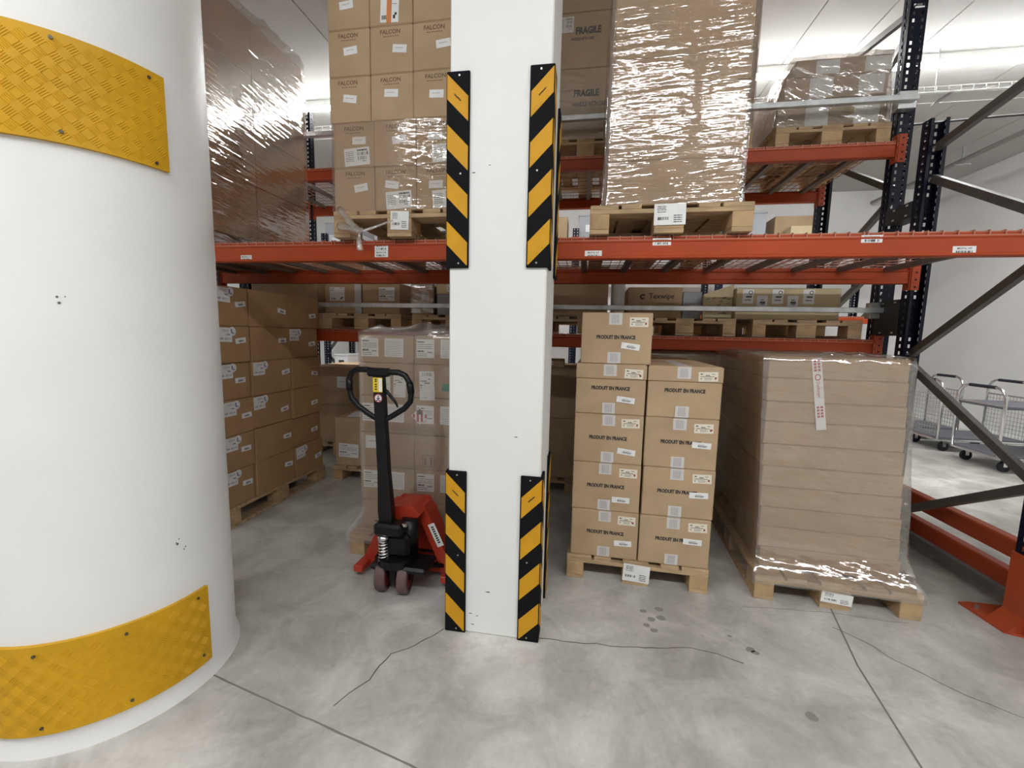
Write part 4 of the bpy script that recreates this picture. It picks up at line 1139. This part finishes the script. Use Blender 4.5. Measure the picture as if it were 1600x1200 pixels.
# cream printed card leaning
o = MB().prism([(0.0, 0.0), (0.23, 0.0), (0.235, 0.29), (0.0, 0.205)], 'y', -0.02, 0.02).build('cream_box', 'cardboard_cream', None, (0.972, 3.93, ZL+0.144), (0, 0, 0))
tag(o, 'cream printed box with a sloping top edge beside the cream labelled carton', 'box')
mb = MB(); rr = random.Random(5)
for i in range(16):
    x, z = rr.uniform(0.02, 0.19), rr.uniform(0.02, 0.18); mb.quad((x, -0.0205, z), (x+0.028, -0.0205, z+0.008), (x+0.028, -0.0205, z+0.016), (x, -0.0205, z+0.008))
mb.build('print', 'ink_soft', o)
# rolls of white foam
for k in range(1):
    t = thing('foam_roll', 'upright white foam roll beside the Texwipe carton', 'roll', (0.268, 3.985, ZL+0.144), 0, 'white foam rolls')
    mb = MB(); n = 20
    mb.tube([(0, 0, 0.0), (0, 0, 0.36)], 0.060, 20); mb.build('roll', 'foam_white', t, smooth=False)
    MB().tube([(0, 0, 0.359), (0, 0, 0.362)], 0.02, 10).build('core', 'cardboard_edge', t)
o = carton('carton', 'plain brown carton on the lower rear rack nearest the square column', (0.565, 0.7, 0.44), (-0.10, 3.9+0.35, ZL+0.144), 0, 'cardboard', 'cartons on the lower rear rack', j=0.002)
pallet(-0.005, 3.815, ZL, 'pallet on the lower rear rack level nearest the square column')
# between the columns
pallet(-2.9015, 3.80, ZL, 'pallet on the lower rear rack level behind the sticker cartons')
carton('carton', 'large dark carton on the lower rear rack behind the sticker cartons', (0.72, 0.9, 0.62), (-2.93, 3.84+0.45, ZL+0.144), 0, 'cardboard', 'cartons on the lower rear rack', j=0.002)
pallet(-2.10, 3.80, ZL, 'pallet on the lower rear rack level under the two white-sheet cartons')
for k, x in enumerate((-2.30, -1.91)):
    o = carton('labelled_carton', 'brown carton with white sheet label on the lower rear rack, %s' % ('beside the sticker cartons', 'nearer the film bundle')[k], (0.375, 0.8, 0.285), (x, 3.83+0.4, ZL+0.144), 0, 'cardboard', 'white-sheet cartons', j=0.002)
    sticker(o, ('customs', 'sheet')[k], 0.155, 0.125, (-0.06, 0.06)[k], -0.4005, 0.185, 0, 'paper', 'ink')
    if k == 0: MB().box(0.12, 0.185, -0.401, -0.4, 0.0, 0.282).build('packing_tape', 'packing_tape', o)
pallet(-1.20, 3.815, ZL, 'pallet on the lower rear rack level under the grey and tan boxes')
o = carton('carton', 'small tan carton bundled in film beside the grey box', (0.20, 0.5, 0.285), (-1.51, 3.85+0.25, ZL+0.144), 0, 'cardboard', 'cartons on the lower rear rack', j=0.002)
sticker(o, 'logo', 0.07, 0.07, 0.03, -0.2506, 0.17, 0, 'packing_tape', 'ink_soft')
film('clear film bundling the small tan carton', [(1.63, -0.112, 0.112, -0.262, 0.262), (1.91, -0.110, 0.110, -0.260, 0.26)], 'film_loose', 31, amp=0.006, loc=(-1.51, 4.10, 0), closed_top=True)
o = carton('grey_box', 'flat grey box on the lower rear rack behind the square column', (0.52, 0.5, 0.19), (-1.11, 3.86+0.25, ZL+0.144), 0, 'bin_grey', 'cartons on the lower rear rack', j=0.002)
o = carton('printed_carton', 'tan carton with white print on the flat grey box', (0.22, 0.4, 0.15), (-1.27, 3.87+0.2, ZL+0.144+0.191), 0, 'cardboard_cream', 'cartons on the lower rear rack', j=0.002)
sticker(o, 'logo', 0.07, 0.07, 0.02, -0.2006, 0.06, 0, 'paper', 'ink')

# ---- floor of the rear rack
pallet(-0.065, 3.83, 0.0, 'pallet on the floor behind the square column under dark cartons')
for k, (z0, z1) in enumerate(((0.144, 0.70), (0.702, 1.150))):
    carton('carton', '%s large shaded carton on the floor behind the square column' % ('lower', 'upper')[k], (0.78, 0.9, z1-z0), (-0.065, 3.86+0.45, z0), 0, 'cardboard', 'shaded floor cartons', j=0.003)
o = carton('carton', 'small carton with a white sticker on the large shaded cartons', (0.20, 0.18, 0.075), (-0.29, 4.12, 1.151), 0, 'cardboard', 'shaded floor cartons', j=0.0)
sticker(o, 'small', 0.04, 0.035, -0.02, -0.0905, 0.042, 0)
pallet(0.80, 3.84, 0.0, 'pallet on the floor behind the PRODUIT stack under film-wrapped cartons')
for k in range(3):
    o = carton('wrapped_carton', '%s film-wrapped carton on the floor behind the PRODUIT stack' % ('lower', 'middle', 'upper')[k], (0.76, 0.9, 0.398), (0.80, 3.88+0.45, 0.144+k*0.4), 0, 'cardboard', 'film-wrapped floor cartons', j=0.003)
    if k == 1: sticker(o, 'goggle', 0.085, 0.13, 0.305, -0.4505, 0.12, 0, 'paper', 'ink')
film('clear film around the floor cartons behind the PRODUIT stack', [(0.147, -0.396, 0.396, -0.472, 0.47), (0.2, -0.392, 0.392, -0.468, 0.46), (1.35, -0.388, 0.388, -0.463, 0.46)], 'film_tight', 28, amp=0.006, loc=(0.80, 4.33, 0), closed_top=True)
pallet(1.72, 4.0, 0.0, 'pallet on the floor behind the flat wide cartons')
for k in range(2):
    carton('carton', '%s carton on the floor behind the flat wide cartons' % ('lower', 'upper')[k], (0.76, 0.9, 0.45), (1.72, 4.03+0.45, 0.144+k*0.452), 0, 'cardboard', 'floor cartons behind the flat cartons', j=0.003)

# ---- far rack contents
def bin_box(label, x, y, z, w, d, h, m, cat='bin'):
    t = thing('storage_bin', label, cat, (x, y, z), 0, 'bins on the far rack')
    mb = MB(); th = 0.012
    mb.box(-w/2, w/2, -d/2, d/2, 0, th); mb.box(-w/2, w/2, -d/2, -d/2+th, th, h); mb.box(-w/2, w/2, d/2-th, d/2, th, h); mb.box(-w/2, -w/2+th, -d/2+th, d/2-th, th, h); mb.box(w/2-th, w/2, -d/2+th, d/2-th, th, h)
    mb.build('tub', m, t)
    MB().bbox(-w/2-0.015, w/2+0.015, -d/2-0.015, d/2+0.015, h, h+0.03, 0.006).build('lid', m, t)
    MB().box(-0.06, 0.06, -d/2-0.004, -d/2, h*0.35, h*0.65).build('label', 'ink' if m == 'bin_white' else 'paper', t)
ZC3, ZC1, ZC2 = 3.09+0.123, 0.55+0.123, 1.75+0.123
bin_box('white lidded bin with black label on the far rack top level', -4.95, 8.6, ZC3, 0.80, 0.6, 0.14, 'bin_white')
bin_box('light grey bin stacked on the white lidded bin', -4.95, 8.6, ZC3+0.171, 0.76, 0.6, 0.22, 'bin_grey')
bin_box('blue-grey lidded bin at the far rack top level beside the beige carton', -0.02, 8.6, ZC3, 0.36, 0.6, 0.42, 'bin_grey')
bin_box('grey lidded bin at the far rack top level beside the wrapped carton', 2.72, 8.6, ZC3, 0.55, 0.6, 0.40, 'bin_grey')
carton('carton', 'beige carton at the far rack top level, beside the blue-grey bin', (0.40, 0.6, 0.42), (-0.62, 8.6, ZC3), 0, 'cardboard_pale', 'cartons on the far rack')
carton('carton', 'wrapped beige carton at the far rack top level by its end frame', (0.62, 0.5, 0.38), (3.50, 8.68, ZC3), 0, 'cardboard_pale', 'cartons on the far rack')
carton('carton', 'small cream carton before the wrapped beige carton on the far rack', (0.38, 0.2, 0.16), (3.55, 8.30, ZC3), 0, 'cardboard_cream', 'cartons on the far rack')
carton('carton', 'long tan carton on the far rack bottom level beneath the bins', (0.62, 0.6, 0.12), (-4.55, 8.5, ZC1), 0, 'cardboard_cream', 'cartons on the far rack')
bin_box('low white bin on the far rack bottom level', -5.02, 8.5, ZC1, 0.30, 0.5, 0.26, 'bin_white')
bin_box('grey bin on the far rack middle level', -4.5, 8.5, ZC2-0.0, 0.9, 0.5, 0.30, 'bin_grey')
carton('carton', 'brown carton on the far rack middle level between grey bins', (0.7, 0.6, 0.4), (1.2, 8.6, ZC2), 0, 'cardboard', 'cartons on the far rack')
bin_box('wide grey bin on the far rack middle level', 3.3, 8.6, ZC2, 0.9, 0.6, 0.32, 'bin_grey')
# scraps of film on the near deck by the rack end
for k, (u, v) in enumerate(((1335, 362), (1372, 360))):
    x, z = at_y(u, v, 2.75)
    mb = MB()
    for q in range(4):
        a = q*1.5+k
        mb.tube([(math.cos(a)*0.06, math.sin(a)*0.04, 0.012), (math.cos(a+0.8)*0.02, 0.01, 0.026), (math.cos(a+2.2)*0.07, math.sin(a+2.0)*0.05, 0.012)], [0.007, 0.012, 0.006], 6)
    o = mb.build('film_scrap', 'film_loose', None, (x, 2.75, ZD-0.008), smooth=True)
    tag(o, 'crumpled scrap of clear film on the wire deck near the rack end', 'stretch film', 'film scraps on the wire deck')

# paper sheets stapled to pallet fronts
for p, x, z, w, h, tilt in PAPERS:
    sticker(p, 'pallet', w, h, x, -0.604, z, tilt, 'paper', 'ink', name='pallet_sheet')

# ------------------------------------------------------------------ pallet jack
J = thing('pallet_jack', 'red hand pallet jack with black handle under the milky wrapped load', 'pallet jack', (-1.002, 2.14, 0), R(-1.2))
def jb(name, mb, m, smooth=False, parent=None, **k): return mb.build(name, m, parent or J, smooth=smooth, **k)
# local: x right, y towards the forks
for sx in (-1, 1):
    fk = jb('fork', MB().prism([(0.26, 0.045), (1.30, 0.045), (1.38, 0.03), (1.38, 0.012), (0.26, 0.012)], 'x', sx*0.19-0.118, sx*0.19+0.012), 'jack_red')
    wh = jb('fork_roller', MB().tube([(sx*0.19-0.093, 1.22, 0.04), (sx*0.19-0.013, 1.22, 0.04)], 0.038, 16), 'wheel_tread', True)
# red lower cross frame and A-shaped headboard
jb('base_frame', MB().bbox(-0.27, 0.27, 0.17, 0.29, 0.030, 0.085, 0.006), 'jack_red')
for sx in (-1, 1):
    mb = MB()
    # slanted side plate from the shoulder down to the base
    mb.prism([(sx*0.045, 0.44), (sx*0.11, 0.445), (sx*0.27, 0.105), (sx*0.27, 0.035), (sx*0.215, 0.035), (sx*0.205, 0.09)], 'y', 0.15, 0.255)
    sp = jb('headboard_arm', mb, 'jack_red')
    jb('side_skirt', MB().bbox(sx*0.27-0.03, sx*0.27+0.03, 0.06, 0.27, 0.035, 0.075, 0.004), 'jack_red')
jb('headboard', MB().prism([(-0.13, 0.40), (-0.08, 0.455), (0.09, 0.46), (0.135, 0.40), (0.25, 0.12), (-0.25, 0.12)], 'y', 0.262, 0.285), 'jack_red')
jb('shoulder', MB().prism([(-0.105, 0.385), (-0.05, 0.455), (0.06, 0.468), (0.115, 0.42), (0.06, 0.36)], 'y', 0.08, 0.262), 'jack_red')
# white maker's plate on the slanted arm
mk = MB().box(-0.072, 0.072, -0.001, 0, -0.021, 0.021).build('nameplate', 'paper', J, (0.182, 0.1485, 0.275), (0, R(64.5), 0))
mb = MB()
for i in range(8): mb.quad(*[(-0.055+i*0.0138+a, -0.0015, b) for a, b in ((0, -0.009), (0.0095, -0.007), (0.0095, 0.008), (0, 0.009))])
mb.build('print', 'ink', mk)
# pump
jb('pump_body', MB().bbox(-0.07, 0.085, -0.02, 0.13, 0.20, 0.335, 0.02), 'jack_black')
jb('reservoir', MB().tube([(0.06, 0.06, 0.20), (0.06, 0.06, 0.40)], 0.048, 16), 'jack_black', True)
jb('turntable', MB().tube([(0, 0.02, 0.165), (0, 0.02, 0.205)], 0.105, 24), 'jack_black')
jb('axle_bracket', MB().bbox(-0.13, 0.20, -0.06, 0.12, 0.135, 0.172, 0.012), 'jack_black')
jb('axle_bracket_fork', MB().bbox(-0.022, 0.022, -0.04, 0.06, 0.06, 0.15, 0.006), 'jack_black')
jb('steering_link', MB().bar((0.10, 0.08, 0.115), (0.25, 0.18, 0.085), 0.03, 0.022), 'jack_black')
jb('steering_link', MB().bar((-0.08, 0.06, 0.115), (-0.22, 0.18, 0.085), 0.03, 0.022), 'jack_black')
jb('ram', MB().tube([(-0.052, -0.035, 0.175), (-0.052, -0.035, 0.345)], 0.012, 12), 'chrome', True)
pts = []
for i in range(7*12+1):
    a = 2*math.pi*i/12; pts.append((-0.052+math.cos(a)*0.026, -0.035+math.sin(a)*0.026, 0.185+i/(7*12)*0.125))
jb('pump_spring', MB().tube(pts, 0.0052, 6), 'chrome', True)
jb('spring_cap', MB().tube([(-0.052, -0.035, 0.31), (-0.052, -0.035, 0.335)], 0.032, 14), 'chrome', True)
jb('handle_hinge', MB().bbox(-0.105, 0.06, -0.06, 0.04, 0.335, 0.405, 0.014), 'jack_black')
jb('hinge_pin', MB().tube([(-0.115, -0.01, 0.392), (0.075, -0.01, 0.392)], 0.012, 10), 'chrome', True)
for sx, x in ((-1, -0.072), (1, 0.058)):
    w_ = thing('x', 'x', 'x'); bpy.data.objects.remove(w_)
    prof_ = [(-0.029, 0.072), (-0.027, 0.088), (-0.020, 0.091), (0.020, 0.091), (0.027, 0.088), (0.029, 0.072)]
    mb = MB(); n = 28
    for i in range(n):
        a = 2*math.pi*i/n
        for px, pr_ in prof_: mb.v.append((px, math.cos(a)*pr_, math.sin(a)*pr_))
    for i in range(n):
        j = (i+1) % n
        for k in range(5): mb.f.append((i*6+k, j*6+k, j*6+k+1, i*6+k+1))
    wl = mb.build('steer_wheel', 'wheel_tread', J, (x, 0.0, 0.091), (0, 0, R(9)), smooth=True)
    MB().tube([(-0.024, 0, 0), (0.024, 0, 0)], 0.074, 20).build('hub', 'wheel_hub', wl)
    MB().tube([(-0.031, 0, 0), (0.031, 0, 0)], 0.022, 12).build('axle_cap', 'jack_black', wl)
# handle: tapered post and loop grip
hx = -0.045
def HP(s, z, y=0.0): return (hx-0.030*(z-0.40)/0.8+s, -0.005-0.012*(z-0.4)+y, z)
hn = MB()
for z, w2, d2 in ((0.395, 0.036, 0.022), (0.46, 0.040, 0.024), (0.70, 0.030, 0.021), (1.00, 0.029, 0.02), (1.215, 0.028, 0.019)):
    c = HP(0, z)
    hn.v += [(c[0]-w2, c[1]-d2, z), (c[0]+w2, c[1]-d2, z), (c[0]+w2, c[1]+d2, z), (c[0]-w2, c[1]+d2, z)]
for i in range(4):
    for k in range(4): hn.f.append((4*i+k, 4*i+(k+1) % 4, 4*i+4+(k+1) % 4, 4*i+4+k))
hn.f += [(3, 2, 1, 0), (16, 17, 18, 19)]
hpost = jb('handle_post', hn, 'jack_black')
loop = [(0.0, 0.965), (0.07, 1.005), (0.135, 1.045), (0.172, 1.085), (0.178, 1.13), (0.172, 1.185), (0.150, 1.222), (0.115, 1.237), (0.05, 1.238), (0.0, 1.240), (-0.06, 1.246), (-0.125, 1.246), (-0.158, 1.232), (-0.176, 1.195), (-0.178, 1.14), (-0.170, 1.09), (-0.13, 1.045), (-0.07, 1.005)]
jb('handle_loop', MB().tube([HP(s, z) for s, z in loop], 0.0155, 10, closed=True), 'jack_black', True)
jb('handle_head', MB().bbox(HP(0, 1.23)[0]-0.062, HP(0, 1.23)[0]+0.062, HP(0, 1.23)[1]-0.024, HP(0, 1.23)[1]+0.024, 1.212, 1.258, 0.01), 'jack_black')
jb('grip_sleeve', MB().tube([HP(0.178, 1.13), HP(0.1755, 1.16), HP(0.172, 1.185)], 0.0185, 10), 'jack_black', True)
jb('grip_sleeve', MB().tube([HP(-0.178, 1.13), HP(-0.1775, 1.16), HP(-0.176, 1.195)], 0.0185, 10), 'jack_black', True)
jb('release_lever', MB().tube([HP(0.02, 1.155), HP(0.055, 1.115), HP(0.088, 1.075), HP(0.098, 1.05)], [0.009, 0.009, 0.008, 0.005], 8), 'jack_black', True)
y_ = HP(0, 1.16)[1]-0.0205
sw = jb('warning_sticker', MB().box(HP(0, 1.17)[0]-0.027, HP(0, 1.17)[0]+0.027, y_-0.001, y_, 1.130, 1.208), 'sticker_yellow')
MB().box(HP(0, 1.17)[0]+0.006, HP(0, 1.17)[0]+0.025, y_-0.0016, y_-0.001, 1.134, 1.204).build('white_panel', 'paper', sw)
mb = MB()
for z in (1.142, 1.155, 1.168, 1.184, 1.194): mb.quad((HP(0, 1.17)[0]-0.016, y_-0.0014, z), (HP(0, 1.17)[0]-0.004, y_-0.0014, z), (HP(0, 1.17)[0]-0.004, y_-0.0014, z+0.007), (HP(0, 1.17)[0]-0.016, y_-0.0014, z+0.007))
mb.build('print', 'ink', sw)
n = 20; c = HP(0, 1.098)
mb = MB(); mb.v = [(c[0]+math.cos(2*math.pi*k/n)*0.023, y_-0.001, 1.098+math.sin(2*math.pi*k/n)*0.023) for k in range(n)]; mb.f = [tuple(range(n))]
rs = jb('round_sticker', mb, 'paper')
mb = MB()
for (a, b, c2, d) in ((-0.004, 0.004, -0.012, 0.006), (-0.010, 0.010, -0.004, 0.0), (-0.004, 0.004, 0.008, 0.014), (-0.012, -0.004, -0.016, -0.010), (0.004, 0.012, -0.016, -0.010)):
    mb.quad((c[0]+a, y_-0.0014, 1.098+c2), (c[0]+b, y_-0.0014, 1.098+c2), (c[0]+b, y_-0.0014, 1.098+d), (c[0]+a, y_-0.0014, 1.098+d))
mb.build('print', 'ink_blue', rs)
mb = MB()
for k in range(n):
    a, b = 2*math.pi*k/n, 2*math.pi*(k+1)/n
    mb.quad(*[(c[0]+math.cos(q)*r_, y_-0.0015, 1.098+math.sin(q)*r_) for q, r_ in ((a, 0.019), (b, 0.019), (b, 0.023), (a, 0.023))])
mb.build('ring', 'ink_red', rs)

# ------------------------------------------------------------------ trolleys by the wall
def trolley(x, y, rz, label, shelf, mesh_panel):
    t = thing('platform_trolley', label, 'trolley', (x, y, 0), rz, 'platform trolleys by the wall')
    L, W = 1.0, 0.62
    MB().bbox(0, L, -W/2, W/2, 0.175, 0.200, 0.006).build('deck', 'trolley_grey', t)
    mb = MB()
    for a, b in (((0, -W/2, 0.165), (L, -W/2, 0.165)), ((0, W/2, 0.165), (L, W/2, 0.165)), ((0, -W/2, 0.165), (0, W/2, 0.165)), ((L, -W/2, 0.165), (L, W/2, 0.165))): mb.tube([a, b], 0.017, 8)
    mb.build('deck_frame', 'chrome', t)
    for cx in (0.12, L-0.12):
        for cy in (-W/2+0.06, W/2-0.06):
            w = MB().tube([(cx, cy-0.016, 0.06), (cx, cy+0.016, 0.06)], 0.06, 16).build('caster_wheel', 'rubber', t)
            MB().bar((cx, cy-0.022, 0.06), (cx, cy-0.022, 0.165), 0.006, 0.04, (1, 0, 0)).bar((cx, cy+0.022, 0.06), (cx, cy+0.022, 0.165), 0.006, 0.04, (1, 0, 0)).build('caster_fork', 'chrome', t)
    for xe in (0.0, L):
        pts = [(xe, -W/2, 0.165), (xe, -W/2, 0.80)]
        for i in range(7): a = math.pi-i*math.pi/12; pts.append((xe, -W/2+0.14+0.14*math.cos(a), 0.82+0.14*math.sin(a)))
        for i in range(7): a = math.pi/2-i*math.pi/12; pts.append((xe, W/2-0.14+0.14*math.cos(a), 0.82+0.14*math.sin(a)))
        pts += [(xe, W/2, 0.165)]
        MB().tube(pts, 0.0165, 10).build('handle_hoop', 'chrome', t, smooth=True)
        MB().tube([(xe, -W/2+0.14, 0.96), (xe, W/2-0.14, 0.96)], 0.020, 10).build('grip', 'rubber', t)
        MB().tube([(xe, -W/2, 0.76), (xe, W/2, 0.76)], 0.010, 8).build('crossbar', 'chrome', t)
        if mesh_panel:
            mb = MB()
            for i in range(1, 13): mb.bar((xe, -W/2+W*i/13, 0.2), (xe, -W/2+W*i/13, 0.76), 0.005, 0.005, (1, 0, 0))
            for i in range(1, 11): mb.bar((xe, -W/2, 0.2+0.056*i), (xe, W/2, 0.2+0.056*i), 0.005, 0.005)
            o = mb.build('wire_panel', 'chrome', t); o['kind'] = 'stuff'
    if shelf:
        MB().bbox(0, L+0.1, -W/2, W/2, 0.725, 0.760, 0.006).build('upper_shelf', 'trolley_grey', t)
trolley(4.66, 5.91, 0.0, 'chrome platform trolley with a grey upper shelf by the wall', True, False)
trolley(4.72, 6.85, 0.0, 'chrome platform trolley with wire end panels, beside the shelved trolley', False, True)
trolley(4.50, 7.60, 0.0, 'chrome platform trolley with wire end panels, nearest the far rack', False, True)

# tiny print too small to pick apart stays joined
for o in bpy.data.objects:
    if o.type == 'MESH' and o.name.split('.')[0] in ('print', 'barcode', 'small_print', 'code_lettering', 'lettering', 'this_way_up_mark'):
        o['kind'] = 'stuff'
